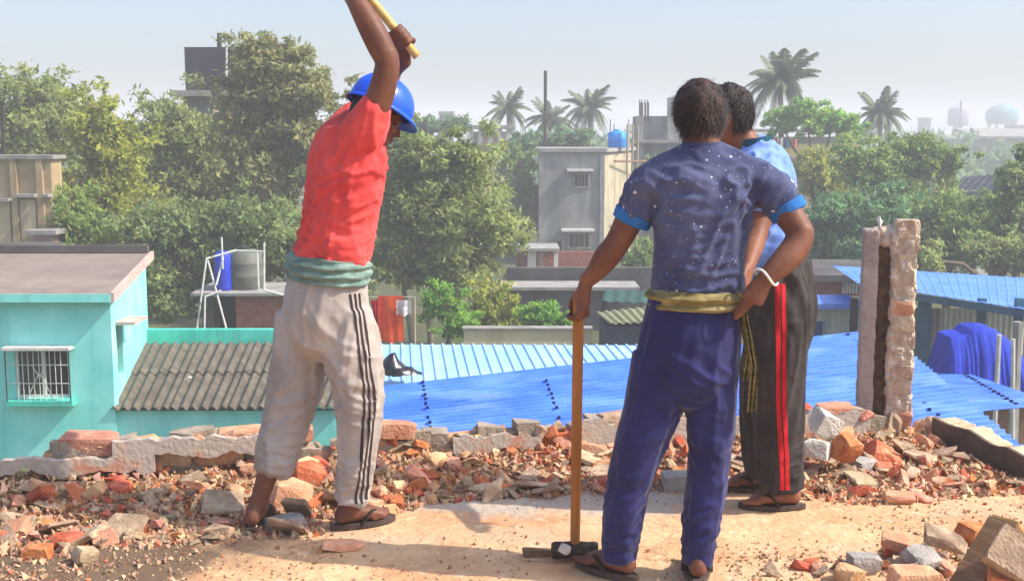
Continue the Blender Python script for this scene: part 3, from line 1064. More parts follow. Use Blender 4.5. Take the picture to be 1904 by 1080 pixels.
for i, px in enumerate((1133, 1140, 1161, 1168, 1176, 1185)):
    p = at(px, 282, 56.5)
    MB().tube([(p.x, 56.5 + .1 * i, azt + .1), (p.x + .04, 56.5 + .1 * i, at(px, 222 + 9 * (i % 3), 56.5).z)], .022, 5).build('rebar', M_STEEL, apt)

# unfinished frame behind the men
uY = 68.0
uf = thing('unfinished_building', 'unfinished concrete frame building with rebar bristling from its columns', 'building', (11, 70, G))
ux0, ux1 = at(1186, 250, uY).x, at(1330, 250, uY).x
for (pa, pb, pt, y2) in ((1186, 1252, 216, 3), (1252, 1340, 236, 4)):
    MB().span((at(pa, 250, uY).x, uY + .3, G), (at(pb, 250, uY).x - .02, uY + y2, at(pa, pt, uY).z)).build('wall', M_GREYWALL, uf)
for py in (262, 330):
    MB().span((ux0 - .4, uY - .5, at(1200, py + 4, uY).z), (ux1, uY + .28, at(1200, py - 2, uY).z)).build('floor_slab', M_CONC, uf)
for px, pt in ((1189, 216), (1247, 182), (1320, 210)):
    x = at(px, 250, uY).x
    MB().span((x - .2, uY - .2, G), (x + .2, uY + .2, at(px, pt, uY).z)).build('column', M_CONC, uf)
for px, Y0 in ((1189, 216), (1193, 216), (1199, 216), (1204, 216), (1322, 210)):
    for k in range(2):
        p = at(px + 2 * k, Y0, uY)
        MB().tube([p + V((0, 0, -.3)), at(px + 2 * k, Y0 - 30 + 5 * k, uY)], .03, 5).build('rebar', M_STEEL, uf)

# cream building behind the tree, left of the palms
cf = thing('cream_building', 'distant cream building with open verandah columns left of the palms', 'building', (-2, 76, G))
cY = 74.0
x0, x1 = at(872, 260, cY).x, at(948, 260, cY).x
MB().span((x0, cY + .9, G), (x1, cY + 5, at(900, 245, cY).z)).build('wall', M_CREAM, cf)
MB().span((x0 - .3, cY - .2, at(900, 240, cY).z), (x1 + .3, cY + 5.2, at(900, 233, cY).z)).build('roof_slab', M_CONC, cf)
MB().span((x0, cY, G), (x1, cY + .85, at(900, 285, cY).z)).build('lower_wall', M_CREAM, cf)
for px in (876, 893, 912, 930, 945):
    x = at(px, 260, cY).x
    MB().span((x - .13, cY + .05, at(900, 285, cY).z + .002), (x + .13, cY + .3, at(900, 240, cY).z - .002)).build('column', M_WHITE, cf)

# left edge building
lY = 30.0
le = thing('beige_building', 'stained beige building with pilasters at the left edge above the teal house', 'building', (-14, 32, G))
lx1 = at(98, 380, lY).x
lzt = at(50, 296, lY).z
M_STAIN = streaks(mat('stained_beige', '#a08a68', '#b8a380', scale=1.5, bump=.2), '#6a5640', (3, 3, .35), .8)
MB().span((lx1 - 5, lY, G), (lx1, lY + .7, lzt)).build('wall', M_STAIN, le)
MB().span((lx1 - 5, lY + .702, G), (lx1 - 2.4, lY + 5, lzt - .05)).build('rear_wall', M_STAIN, le)
MB().span((lx1 - 5.1, lY - .12, lzt + .002), (lx1 + .1, lY + .8, lzt + .1)).build('coping', M_CONC, le)
for px in (-60, 30, 78):
    x = at(px, 380, lY).x
    MB().span((x - .08, lY - .1, G), (x + .08, lY - .002, lzt)).build('pilaster', M_STAIN, le)
for i, (pa, pb, py) in enumerate(((-55, 24, 368), (36, 72, 360), (84, 97, 360))):
    MB().span((at(pa, py, lY).x, lY - .3, at(pa, py + 6, lY).z), (at(pb, py, lY).x, lY - .004, at(pa, py, lY).z)).build('ledge', M_CONC, le)
for i, (pa, pb) in enumerate(((-55, 24), (36, 72))):
    x0, x1 = at(pa, 400, lY).x, at(pb, 400, lY).x
    MB().span((x0 + .05, lY - .06, at(pa, 372, lY).z - 1.1), (x1 - .05, lY - .01, at(pa, 372, lY).z)).build('panel', streaks(mat('pale_panel', '#b8a484', '#cbb998', scale=2), '#8a7458', (3, 3, .4), .7), le)
MB().span((at(78, 430, lY).x, lY - .6, G), (at(112, 430, lY).x, lY - .12, at(90, 432, lY).z)).build('buttress', mat('pinkish_plaster', '#b08f80', '#c2a394', scale=3), le)
MB().span((at(70, 430, lY).x, lY - .8, at(90, 432, lY).z + .002), (at(126, 430, lY).x, lY - .1, at(90, 424, lY).z)).build('ledge', M_CONC, le)
MB().span((at(-20, 470, 28).x, 27.6, at(50, 470, 28).z - .2), (at(82, 470, 28).x, 29.2, at(50, 458, 28).z)).build('ledge', M_DARKWALL, le)
pole_set('utility_pole', 'thin dark pole rising above the beige building at the left edge', 'pole', [(at(6, 296, 31) + V((0, 0, -1)), at(4, 188, 31))], .05, M_DPOST)

# dark tank block on a building behind the trees
kY = 44.0
kb = thing('tank_tower', 'dark purple-black box tank on a concrete ledge rising above the trees', 'water tower', (-11, 46, G))
MB().span((at(344, 130, kY).x, kY, at(380, 168, kY).z), (at(442, 130, kY).x, kY + 2.2, at(380, 88, kY).z)).build('tank', mat('dark_tank_wall', '#2b2736', '#37323f', scale=1.5), kb)
MB().span((at(323, 170, kY).x, kY - .5, at(380, 180, kY).z), (at(456, 170, kY).x, kY + 2.8, at(380, 169, kY).z)).build('ledge', M_CONC, kb)
MB().span((at(340, 170, kY).x, kY, G), (at(452, 170, kY).x, kY + 2.4, at(380, 181, kY).z)).build('wall', M_GREYWALL, kb)
MB().tube([at(408, 88, kY + 1), at(408, 62, kY + 1)], .09, 6).build('vent_pipe', M_DPOST, kb)
MB().tube([at(421, 170, kY - .1), at(421, 86, kY - .1)], .04, 6).build('pipe', M_PIPE, kb)

# mast beside the palms
pole_set('mast', 'tall thin mast standing among the three palms', 'mast', [(V((at(1014, 200, 62).x, 62, G)), at(1014, 132, 62))], .09, M_DPOST)

# balcony building behind the men at right
bY = 60.0
bb = thing('balcony_building', 'pale building with ochre balcony wall and hanging clothes behind the men', 'building', (14, 62, G))
x0, x1 = at(1395, 280, bY).x, at(1600, 280, bY).x
MB().span((x0, bY + 1, G), (x1, bY + 6, at(1450, 255, bY).z)).build('wall', M_WHITE, bb)
MB().span((x0, bY, at(1450, 290, bY).z), (x1, bY + .15, at(1450, 268, bY).z)).build('balcony_wall', mat('ochre_wall', '#a39a5c', '#b8ae74', scale=1.5), bb)
MB().span((x0 - .2, bY - .2, at(1450, 296, bY).z), (x1 + .2, bY + 1, at(1450, 290, bY).z)).build('floor_slab', M_CONC, bb)
MB().span((x0, bY + .2, G), (x1, bY + .9, at(1450, 297, bY).z)).build('lower_wall', M_CREAM, bb)
MB().span((x0 - .2, bY - .1, at(1450, 246, bY).z), (x1 + .2, bY + 6.2, at(1450, 240, bY).z)).build('roof_slab', M_CONC, bb)
for px, c in ((1432, '#a82434'), (1446, '#c2b8b0'), (1457, '#2e5c8a'), (1472, '#c87868')):
    x = at(px, 262, bY - .3).x
    me = grid_mesh('clothes', lambda u, v: (x + .32 * u, bY - .3 + .04 * math.sin(u * 9), at(px, 257, bY).z - .5 * v), 10, 3)
    tag(obj('hanging_clothes', me, mat('clothes_' + c[1:], c, c, scale=4)), {'#a82434': 'dark red garment', '#c2b8b0': 'pale grey garment', '#2e5c8a': 'blue garment', '#c87868': 'salmon pink garment'}[c] + ' hanging over the ochre balcony wall', 'clothes')

# mid-ground walls between the tree and the men
mw = thing('boundary_wall', 'low pale boundary wall behind the pale blue roof', 'wall', (0, 25, G))
MB().span((at(862, 620, 24.5).x, 24.5, G), (at(1100, 620, 24.5).x, 24.7, at(900, 612, 24.5).z)).build('wall_face', M_CREAM, mw)
MB().span((at(860, 620, 24.5).x, 24.45, at(900, 612, 24.5).z + .002), (at(1102, 620, 24.5).x, 24.75, at(900, 609, 24.5).z)).build('coping', M_CONC, mw)
dw = thing('yard_wall', 'dark grey yard wall with pale top in front of the grey block', 'wall', (2, 36, G))
MB().span((at(935, 520, 36).x, 36, G), (at(1215, 520, 36).x, 36.3, at(1000, 498, 36).z)).build('wall_face', M_DARKWALL, dw)
MB().span((at(930, 520, 34).x, 34, at(1000, 540, 34).z), (at(1190, 520, 34).x, 35.5, at(1000, 534, 34).z)).build('ledge', M_CONC, dw)
MB().span((at(930, 520, 34.2).x, 34.2, G), (at(1190, 520, 34.2).x, 34.4, at(1000, 541, 34).z)).build('lower_wall', M_DARKWALL, dw)
vs_ = thing('verandah_stall', 'ruined brick verandah with white posts below the grey block', 'building', (2, 45, G))
for px, m in ((985, M_WHITE), (993, M_WHITE), (1006, M_PALEBARK), (1024, M_BRICKWALL), (1034, M_WHITE), (1075, M_BRICKWALL)):
    x = at(px, 480, 44).x
    MB().span((x - .08, 44, G), (x + .08, 44.16, at(px, 466, 44).z)).build('post', m, vs_)
MB().span((at(960, 480, 44).x, 43.8, at(980, 466, 44).z), (at(1040, 480, 44).x, 46, at(980, 461, 44).z)).build('roof_slab', M_CONC, vs_)
MB().span((at(960, 480, 45.8).x, 45.8, G), (at(1110, 480, 45.8).x, 46, at(980, 468, 45.8).z)).build('rear_wall', M_BRICKWALL, vs_)
ts = thing('tin_shed', 'dark shed with mossy sloping tin roof left of the navy-shirted man', 'shed', (2.5, 27, G))
qa, qb, qc, qd = at(1108, 580, 25.5), at(1135, 602, 23.5), at(1260, 596, 23.5), at(1240, 566, 25.5)
sheet('roof_sheet', qb, qa, qd, qc, 9, .02, mat('mossy_tin', '#6e7350', '#8a8e68', scale=3, bump=.2), ts)
MB().span((qb.x - .1, 23.9, G), (qc.x - .1, 25.2, qb.z - .12)).build('wall', mat('slate_wall', '#3d4450', '#525a66', scale=1.5), ts)
MB().span((at(1195, 620, 23.8).x, 23.8, G), (at(1212, 620, 23.8).x, 23.88, qb.z - .15)).build('post', M_WHITE, ts)
gs = thing('green_canvas_roof', 'dark green canvas awning behind the navy-shirted man', 'awning', (3.4, 31, G))
sheet('canvas', at(1118, 560, 29), at(1125, 540, 31), at(1260, 540, 31), at(1255, 566, 29), 6, .02, mat('green_canvas', '#23443f', '#30564f', scale=2), gs)
for px in (1122, 1250):
    p = at(px, 555, 29.2)
    MB().tube([(p.x, 29.2, G), p], .04, 6).build('pole', M_DPOST, gs)

# right side: chimney, dark awnings, distant warehouse and towers
cb = thing('brick_chimney', 'short orange-brown brick chimney among the trees at right', 'chimney', (at(1757, 340, 45).x, 45, G))
x = cb.location.x
MB().span((x - .25, 44.8, G), (x + .25, 45.3, at(1757, 324, 45).z)).build('shaft', mat('chimney_brick', '#a8714e', '#c08a64', scale=5), cb)
MB().span((x - .33, 44.72, at(1757, 324, 45).z + .002), (x + .33, 45.38, at(1757, 319, 45).z)).build('cap', M_CREAM, cb)
da = thing('dark_awning_shed', 'shed with sloping black sheet roof at the right edge among trees', 'shed', (at(1820, 345, 46).x, 47, G))
sheet('roof_sheet', at(1765, 352, 44), at(1790, 330, 48), at(1905, 318, 48), at(1880, 356, 44), 8, .03, mat('black_sheet', '#232a30', '#30383f', scale=2), da)
MB().span((at(1775, 360, 45).x, 45, G), (at(1878, 360, 45).x, 47.5, at(1800, 362, 45).z)).build('wall', M_WHITE, da)
wh = thing('warehouse', 'long pale grey warehouse faded by haze at the far right', 'building', (at(1880, 270, 150).x, 155, G))
xa, xb = at(1822, 280, 150).x, at(1990, 280, 150).x
MB().span((xa, 150, G), (xb, 165, at(1860, 258, 150).z)).build('wall', M_GREYWALL, wh)
MB().prism([V((xa - .5, 149, at(1860, 258, 150).z)), V((xb, 149, at(1860, 258, 150).z)), V((xb, 158, at(1860, 243, 150).z)), V((xa - .5, 158, at(1860, 243, 150).z))], (0, 0, .3)).build('roof', M_CONC, wh)
T1 = thing('water_tower', 'far lavender cylindrical water tower with a mast beside it', 'water tower', (at(1781, 230, 300).x, 300, G))
c = V((T1.location.x, 300, 0))
MB().lathe(V((c.x, 300, at(1781, 234, 300).z)), [(2.2, 0), (2.5, .3), (2.5, 3.6), (1.9, 4.4), (.5, 4.9)], 18).build('tank', mat('lilac_conc', '#8f86a0', '#a098b0', scale=.5), T1, True)
MB().lathe(V((c.x, 300, G)), [(1.2, 0), (1.2, at(1781, 234, 300).z - G)], 12).build('shaft', M_CONC, T1)
T2 = thing('water_tower', 'far wide water tower with teal domed top at the right edge', 'water tower', (at(1863, 230, 300).x, 300, G))
zt = at(1863, 222, 300).z
MB().lathe(V((T2.location.x, 300, zt)), [(3.4, -1.2), (4.0, 0), (4.0, 1.6), (3.0, 2.9), (1.2, 3.6), (.3, 3.9)], 22).build('tank', mat('teal_tower', '#5d8f9a', '#76a5ae', scale=.5), T2, True)
for k in range(8):
    w = 2 * math.pi * k / 8
    p = V((T2.location.x + 3.2 * math.cos(w), 300 + 3.2 * math.sin(w), 0))
    MB().tube([(p.x, p.y, G), (p.x, p.y, zt - 1.1)], .35, 6).build('leg', M_CREAM, T2)
pole_set('mast', 'thin far mast beside the lavender water tower', 'mast', [(V((at(1787, 200, 290).x, 290, G)), at(1787, 188, 290))], .25, M_DPOST)
for i, (px, w, py, lb) in enumerate(((1722, 18, 222, 'small far hazy block on the skyline left of the lavender tower'), (1905, 40, 235, 'far hazy block on the skyline behind the teal-topped tower'), (830, 26, 214, 'far hazy house above the tree behind the red-shirted man'))):
    Y = 260 if i != 2 else 120
    fb = thing('far_building', lb, 'building', (at(px, 230, Y).x, Y, G))
    x = fb.location.x
    ww = w * Y / FPX
    MB().span((x - ww / 2, Y, G), (x + ww / 2, Y + ww, at(px, py, Y).z)).build('wall', M_GREYWALL if i else M_CONC, fb)
    MB().span((x - ww * .55, Y - .3, at(px, py, Y).z + .01), (x + ww * .55, Y + ww, at(px, py, Y).z + .35)).build('roof_slab', M_CONC, fb)
    for k in range(3):
        window_part(fb, x - ww * .4 + k * ww * .28, x - ww * .4 + k * ww * .28 + ww * .16, at(px, py, Y).z - 1.9, at(px, py, Y).z - .7, Y, False, M_WHITE, 0)

# ------------------------------------------------------------------ trees
def leaf_mat(n, c1, c2, c3=None):
    return mat(n, c1, c2, c3, scale=.9, rough=.6, bump=0, island=.4, huernd=.03, transl=.55, spec=.2)


LM = {
    'olive': leaf_mat('leaf_olive', '#8e9a54', '#b6c078', '#a2ae66'),
    'yellow': leaf_mat('leaf_yellow', '#9ca444', '#c4c85c', '#b0b650'),
    'brown': leaf_mat('leaf_brown', '#96985a', '#b6b47a', '#a4a566'),
    'dark': leaf_mat('leaf_dark', '#80925a', '#a6b474', '#94a466'),
    'green': leaf_mat('leaf_green', '#7c944c', '#a2b664', '#8ea656'),
    'bright': leaf_mat('leaf_bright', '#7cac46', '#a0c854', '#8eba4c'),
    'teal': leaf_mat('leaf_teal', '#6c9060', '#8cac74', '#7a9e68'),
}


def leaves(clumps, n, size, rg, fill=.4):
    """leaf faces gathered in small tufts on and inside the crown's lobes"""
    vol = np.array([c[1][0] * c[1][2] for c in clumps])
    cnt = (n * vol / vol.sum()).astype(int)
    C, D = [], []
    for (c, r), k in zip(clumps, cnt):
        nt_ = max(10, k // 40)
        d = rg.normal(size=(nt_, 3))
        d /= np.linalg.norm(d, axis=1)[:, None]
        rad = rg.uniform(fill, 1.05, (nt_, 1)) * (1 + .27 * rg.normal(size=(nt_, 1)))
        tc2 = np.array(c) + d * rad * np.array(r)
        idx = rg.integers(0, nt_, k)
        sp = np.mean(r) * .14
        pos = tc2[idx] + rg.normal(size=(k, 3)) * sp * np.array([1, 1, .7])
        C.append(pos)
        D.append(d[idx])
    C = np.concatenate(C)
    D = np.concatenate(D)
    n = len(C)
    a = rg.normal(size=(n, 3)) + D * .5 + np.array([0, 0, -.35])
    a /= np.linalg.norm(a, axis=1)[:, None]
    up = rg.normal(size=(n, 3)) * .7 + D * .4 + np.array([0, 0, .8])
    s = np.cross(a, up)
    s /= np.linalg.norm(s, axis=1)[:, None] + 1e-6
    L_ = size * 1.15 * rg.uniform(.55, 1.35, (n, 1))
    W_ = L_ * rg.uniform(.28, .5, (n, 1))
    nn = np.cross(a, s)
    v = np.stack([C - a * L_ * .5, C + s * W_ * .5 + nn * L_ * .08, C + a * L_ * .5 - nn * L_ * .1, C - s * W_ * .5 + nn * L_ * .08], 1).reshape(-1, 3)
    f = np.arange(n * 4).reshape(-1, 4)
    return v, f


def tree(label, lobes, Y, base_px, kind, n, size=.2, bark=M_BARK, name='tree', group='trees between the houses', stems=1, seed=1, tr=.16, thin=.8, show=None):
    """lobes: (px, py, rx, ry) of the crown as seen in the photo, at distance Y"""
    rg = np.random.default_rng(seed)
    rr = random.Random(seed)
    cl = []
    for (px, py, rx, ry) in lobes:
        k = Y / FPX
        dy = rr.uniform(-.5, .5) * rx * k
        p = at(px, py, Y + dy)
        cl.append(((p.x, p.y, p.z), (rx * k, max(rx, ry) * k * thin, ry * k)))
    bx = at(base_px, 400, Y).x
    e = thing(name, label, 'shrub' if name == 'shrub' else 'tree', (bx, Y, G), group)
    v, f = leaves(cl, int(n * .72), size, rg)
    obj('crown', np_mesh('crown', v, f), LM[kind], e)
    tb = MB()
    low = min(c[0][2] for c in cl)
    for sidx in range(stems):
        ox = (sidx - (stems - 1) / 2) * .45
        fork = V((bx + ox * 1.6, Y, G + (low - G) * .55 + .3))
        tb.tube([V((bx + ox, Y, G - .1)), V((bx + ox * 1.3 + rr.uniform(-.1, .1), Y, (G + fork.z) / 2)), fork], [tr, tr * .8, tr * .65], 8)
        for (c, r_) in cl[sidx::stems]:
            c = V(c)
            mid = fork.lerp(c, .5) + V((rr.uniform(-.25, .25), rr.uniform(-.25, .25), .25))
            tb.tube([fork, mid, c], [tr * .55, tr * .36, tr * .16], 6)
            for q in range(5):
                d = V((rr.gauss(0, 1), rr.gauss(0, 1), rr.gauss(.4, .7))).normalized()
                tip = c + V((d.x * r_[0], d.y * r_[1], d.z * r_[2])) * .85
                tb.tube([mid.lerp(c, rr.uniform(.3, 1)), c.lerp(tip, .5) + V((0, 0, .1)), tip], [tr * .22, tr * .13, tr * .04], 5)
    tb.build('trunk', bark, e, True)
    return e


tree('olive-grey tree with pale branches at the far left above the beige building', [(60, 190, 75, 70), (25, 250, 60, 70), (105, 250, 55, 65), (60, 330, 80, 70)], 38, 70, 'olive', 16000, .2, M_PALEBARK, seed=2, stems=3, tr=.14)
tree('tree with a yellow-green sunlit crown right of the beige building', [(180, 235, 52, 62), (215, 280, 60, 60), (190, 350, 80, 75), (230, 420, 85, 70)], 34, 200, 'yellow', 19000, .19, seed=3)
tree('olive tree filling the gap left of the dark tank tower', [(300, 240, 75, 60), (370, 265, 70, 55), (330, 330, 95, 70), (400, 350, 80, 70)], 39, 330, 'olive', 20000, .2, seed=4)
tree('tallest tree, brownish crown rising beside the dark tank tower', [(470, 125, 60, 62), (530, 120, 55, 55), (580, 170, 55, 60), (480, 210, 90, 65), (580, 260, 75, 70), (500, 310, 100, 75)], 35, 500, 'brown', 26000, .2, M_PALEBARK, seed=5, tr=.2)
tree('low dark green tree behind the water tank hut', [(280, 450, 85, 75), (380, 440, 85, 75), (470, 430, 80, 70), (310, 540, 70, 70), (540, 460, 80, 80), (420, 520, 80, 60)], 29.5, 400, 'dark', 26000, .17, seed=6)
tree('dense green tree low at the left behind the teal house roof', [(180, 450, 80, 60), (130, 400, 50, 60), (240, 520, 60, 70)], 30.5, 190, 'green', 12000, .17, seed=16)
tree('broad olive tree with slim pale stems right of the red-shirted man', [(790, 300, 60, 60), (870, 310, 65, 65), (760, 370, 75, 70), (850, 400, 95, 75), (920, 430, 50, 65), (760, 470, 70, 65), (860, 490, 75, 60)], 31, 800, 'olive', 30000, .17, M_PALEBARK, seed=7, stems=3, tr=.1)
tree('dark tree behind the red-shirted man and the orange cloth', [(660, 330, 70, 80), (690, 450, 80, 80), (640, 480, 70, 80), (740, 270, 40, 40)], 33.5, 670, 'dark', 16000, .18, seed=8)
tree('bright green shrub beside the pale stems right of the orange cloth', [(825, 568, 45, 38), (850, 600, 45, 30)], 25.6, 830, 'bright', 5000, .11, name='shrub', group='shrubs behind the pale blue roof', seed=9, tr=.04)
tree('mid green shrub left of the hammer handle behind the boundary wall', [(905, 560, 45, 45), (940, 585, 45, 35)], 27, 915, 'yellow', 5500, .11, name='shrub', group='shrubs behind the pale blue roof', seed=10, tr=.04)
tree('small leafy shrub hanging over the boundary wall beside the hammer handle', [(1010, 585, 45, 30), (1050, 600, 25, 22)], 25.4, 1010, 'bright', 4000, .1, name='shrub', group='shrubs behind the pale blue roof', seed=11, tr=.03)
tree('pale green tree between the olive tree and the grey block', [(965, 340, 35, 60), (985, 400, 28, 50), (950, 300, 30, 30)], 58, 970, 'green', 7000, .24, seed=12)
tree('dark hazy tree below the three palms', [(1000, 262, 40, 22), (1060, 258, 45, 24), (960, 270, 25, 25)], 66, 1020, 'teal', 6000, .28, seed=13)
tree('small green tree between the arm of the navy-shirted man and his hip', [(1175, 492, 38, 34), (1205, 470, 30, 30)], 40, 1180, 'green', 4000, .16, name='shrub', group='shrubs behind the pale blue roof', seed=14, tr=.05)
tree('bright lime green tree right of the men near the skyline', [(1450, 222, 35, 25), (1500, 215, 45, 26), (1550, 228, 45, 28), (1580, 240, 25, 28)], 57, 1510, 'bright', 9000, .24, seed=15)
tree('ochre-green tree beside the blue-shirted man', [(1510, 315, 45, 35), (1540, 350, 55, 45)], 46, 1520, 'yellow', 7000, .2, seed=17)
tree('mid green tree left of the brick chimney', [(1620, 300, 60, 45), (1700, 280, 60, 36), (1660, 330, 80, 40), (1740, 300, 50, 40)], 43, 1670, 'green', 15000, .2, seed=18)
tree('broad green tree behind the pillar', [(1560, 420, 70, 55), (1640, 400, 70, 55), (1600, 460, 90, 45), (1530, 460, 50, 45)], 34, 1590, 'teal', 17000, .18, seed=19)
tree('green tree between the pillar and the black sheet roof', [(1730, 400, 70, 50), (1800, 420, 70, 50), (1760, 455, 100, 45), (1840, 395, 50, 35)], 36, 1770, 'green', 17000, .18, seed=20)
tree('dark tree at the right edge beside the black sheet roof', [(1890, 340, 40, 55), (1920, 300, 40, 45), (1895, 430, 55, 55)], 33, 1895, 'dark', 9000, .17, seed=21)
tree('low tree behind the open shed at the right edge', [(1850, 470, 60, 35), (1930, 470, 60, 40), (1700, 480, 60, 30)], 31, 1850, 'olive', 9000, .17, seed=22)
tree('leafy tree in front of the unfinished frame building', [(1270, 330, 60, 40), (1200, 340, 30, 30), (1340, 320, 60, 40)], 63, 1270, 'green', 6000, .25, seed=23)
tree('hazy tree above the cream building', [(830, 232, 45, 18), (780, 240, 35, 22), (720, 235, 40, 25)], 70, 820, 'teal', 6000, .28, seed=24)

# far wood along the horizon
rg = np.random.default_rng(99)
cl = []
for i in range(150):
    Y = rg.uniform(95, 330)
    px = rg.uniform(-80, 1990)
    h = rg.uniform(2.8, 5.6) + (Y - 100) * .0042
    w = rg.uniform(3, 6)
    x = at(px, 250, Y).x
    cl.append(((x, Y, G + h * .55), (w, w, h * .5)))
v, f = leaves(cl, 60000, .9, rg)
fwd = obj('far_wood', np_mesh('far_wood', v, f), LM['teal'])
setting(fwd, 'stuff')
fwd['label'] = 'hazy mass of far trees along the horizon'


# palms: trunk and separate fronds
def frond_mesh(L_, droop, seed):
    r = random.Random(seed)
    mb = MB()
    pts = []
    for i in range(11):
        t = i / 10
        pts.append(V((L_ * (t - .18 * droop * t * t), 0, L_ * (.45 * t * (1 - droop * .4) - droop * .75 * t ** 2.2))))
    mb.tube(pts, [.035 * (1 - .85 * i / 10) for i in range(11)], 4)
    for i in range(34):
        t = .12 + .88 * i / 34
        k = t * 10
        j = min(int(k), 9)
        p = pts[j].lerp(pts[j + 1], k - j)
        tg = (pts[j + 1] - pts[j]).normalized()
        ln = L_ * .3 * (math.sin(math.pi * min(1, t * .85 + .15)) ** .6) * r.uniform(.8, 1.1)
        for s in (-1, 1):
            d = (V((0, s, 0)) * .8 + tg * .75 + V((0, 0, -.45 - .3 * droop + r.uniform(-.15, .15)))).normalized()
            w = tg * .034 * L_ / 2
            tip = p + d * ln + V((0, 0, -.1 * ln))
            mid = p + d * ln * .5
            mb.add([p - w * .6, p + w * .6, mid + w, tip, mid - w], [(0, 1, 2, 4), (4, 2, 3)])
    return mb.mesh('frond')


FROND = [frond_mesh(2.0, d, i) for i, d in enumerate((.35, .7, 1.0, 1.35, 1.7))]
M_PALM = mat('palm_leaf', '#4f5c3c', '#6c7850', scale=1.5, rough=.55, bump=0, transl=.25, spec=.35)


def palm(label, px, py, Y, size, seed, n=30):
    r = random.Random(seed)
    top = at(px, py, Y)
    e = thing('coconut_palm', label, 'palm tree', (top.x, Y, G), 'coconut palms on the skyline')
    MB().tube([V((top.x + .25, Y, G)), V((top.x + .12, Y, (G + top.z) / 2)), top], [.2, .15, .12], 8).build('trunk', M_PALEBARK, e, True)
    for k in range(n):
        u = k / n
        me = FROND[min(4, int(u * 5))]
        o = piece('frond', me, M_PALM, top + V((0, 0, .05)), (0, R(-48 + 55 * u + r.uniform(-8, 8)), k * 2.4 + r.uniform(-.7, .7)), size * r.uniform(.7, 1.15), e)


palm('left palm of the three beside the mast, spiky crown', 945, 208, 78, .92, 1)
palm('middle palm of the three, behind the thin mast', 1022, 226, 80, .95, 2)
palm('right palm of the three, left of the bright blue tank', 1096, 206, 78, 1.0, 3)
palm('tallest palm, rising behind the heads of the two standing men', 1452, 158, 62, 1.2, 4, 40)
palm('hazy drooping palm above the trees right of centre', 1637, 216, 74, .95, 5, 44)
palm('small palm in front of the dark tank tower', 398, 185, 42, .36, 6, 12)

# ------------------------------------------------------------------ people
def ell(c, a, b, d, nu=20, nv=12):
    """ellipsoid with half-axis vectors a, b, d"""
    c, a, b, d = V(c), V(a), V(b), V(d)
    vs, fs = [c + d], []
    for j in range(1, nv):
        th = math.pi * j / nv
        for i in range(nu):
            ph = 2 * math.pi * i / nu
            vs.append(c + d * math.cos(th) + (a * math.cos(ph) + b * math.sin(ph)) * math.sin(th))
    vs.append(c - d)
    for i in range(nu):
        fs.append((0, 1 + i, 1 + (i + 1) % nu))
        for j in range(nv - 2):
            q, w = 1 + j * nu + i, 1 + j * nu + (i + 1) % nu
            fs.append((q, q + nu, w + nu, w))
        fs.append((len(vs) - 1, 1 + (nv - 2) * nu + (i + 1) % nu, 1 + (nv - 2) * nu + i))
    return vs, fs


def catmull(a, b, c, d, t):
    return .5 * ((2 * b) + (c - a) * t + (2 * a - 5 * b + 4 * c - d) * t * t + (3 * b - a - 3 * c + d) * t ** 3)


def loft(secs, adir=(1, 0, 0), seg=24, sub=5, dome=.5):
    """closed limb through sections (centre, ra, rb); ra lies along adir"""
    S = [(V(s[0]), s[1], s[2] if len(s) > 2 else s[1]) for s in secs]
    P = []
    n = len(S)
    for i in range(n - 1):
        k = [S[max(i - 1, 0)], S[i], S[i + 1], S[min(i + 2, n - 1)]]
        for q in range(sub):
            t = q / sub
            P.append((catmull(k[0][0], k[1][0], k[2][0], k[3][0], t), catmull(k[0][1], k[1][1], k[2][1], k[3][1], t), catmull(k[0][2], k[1][2], k[2][2], k[3][2], t)))
    P.append(S[-1])
    T = []
    for i in range(len(P)):
        T.append((P[min(i + 1, len(P) - 1)][0] - P[max(i - 1, 0)][0]).normalized())
    if dome:
        e0, e1 = P[0], P[-1]
        m0, m1 = min(e0[1], e0[2]) * dome, min(e1[1], e1[2]) * dome
        P = [(e0[0] - T[0] * m0, e0[1] * .45, e0[2] * .45), (e0[0] - T[0] * m0 * .6, e0[1] * .8, e0[2] * .8)] + P + \
            [(e1[0] + T[-1] * m1 * .6, e1[1] * .8, e1[2] * .8), (e1[0] + T[-1] * m1, e1[1] * .45, e1[2] * .45)]
        T = [T[0]] * 2 + T + [T[-1]] * 2
    vs, fs = [], []
    A = V(adir)
    for (c, ra, rb), t in zip(P, T):
        a = (A - t * A.dot(t)).normalized()
        b = t.cross(a)
        for k in range(seg):
            w = 2 * math.pi * k / seg
            vs.append(c + a * ra * math.cos(w) + b * rb * math.sin(w))
    for i in range(len(P) - 1):
        for k in range(seg):
            fs.append((i * seg + k, i * seg + (k + 1) % seg, (i + 1) * seg + (k + 1) % seg, (i + 1) * seg + k))
    fs.append(tuple(range(seg))[::-1])
    fs.append(tuple(range((len(P) - 1) * seg, len(P) * seg)))
    return vs, fs


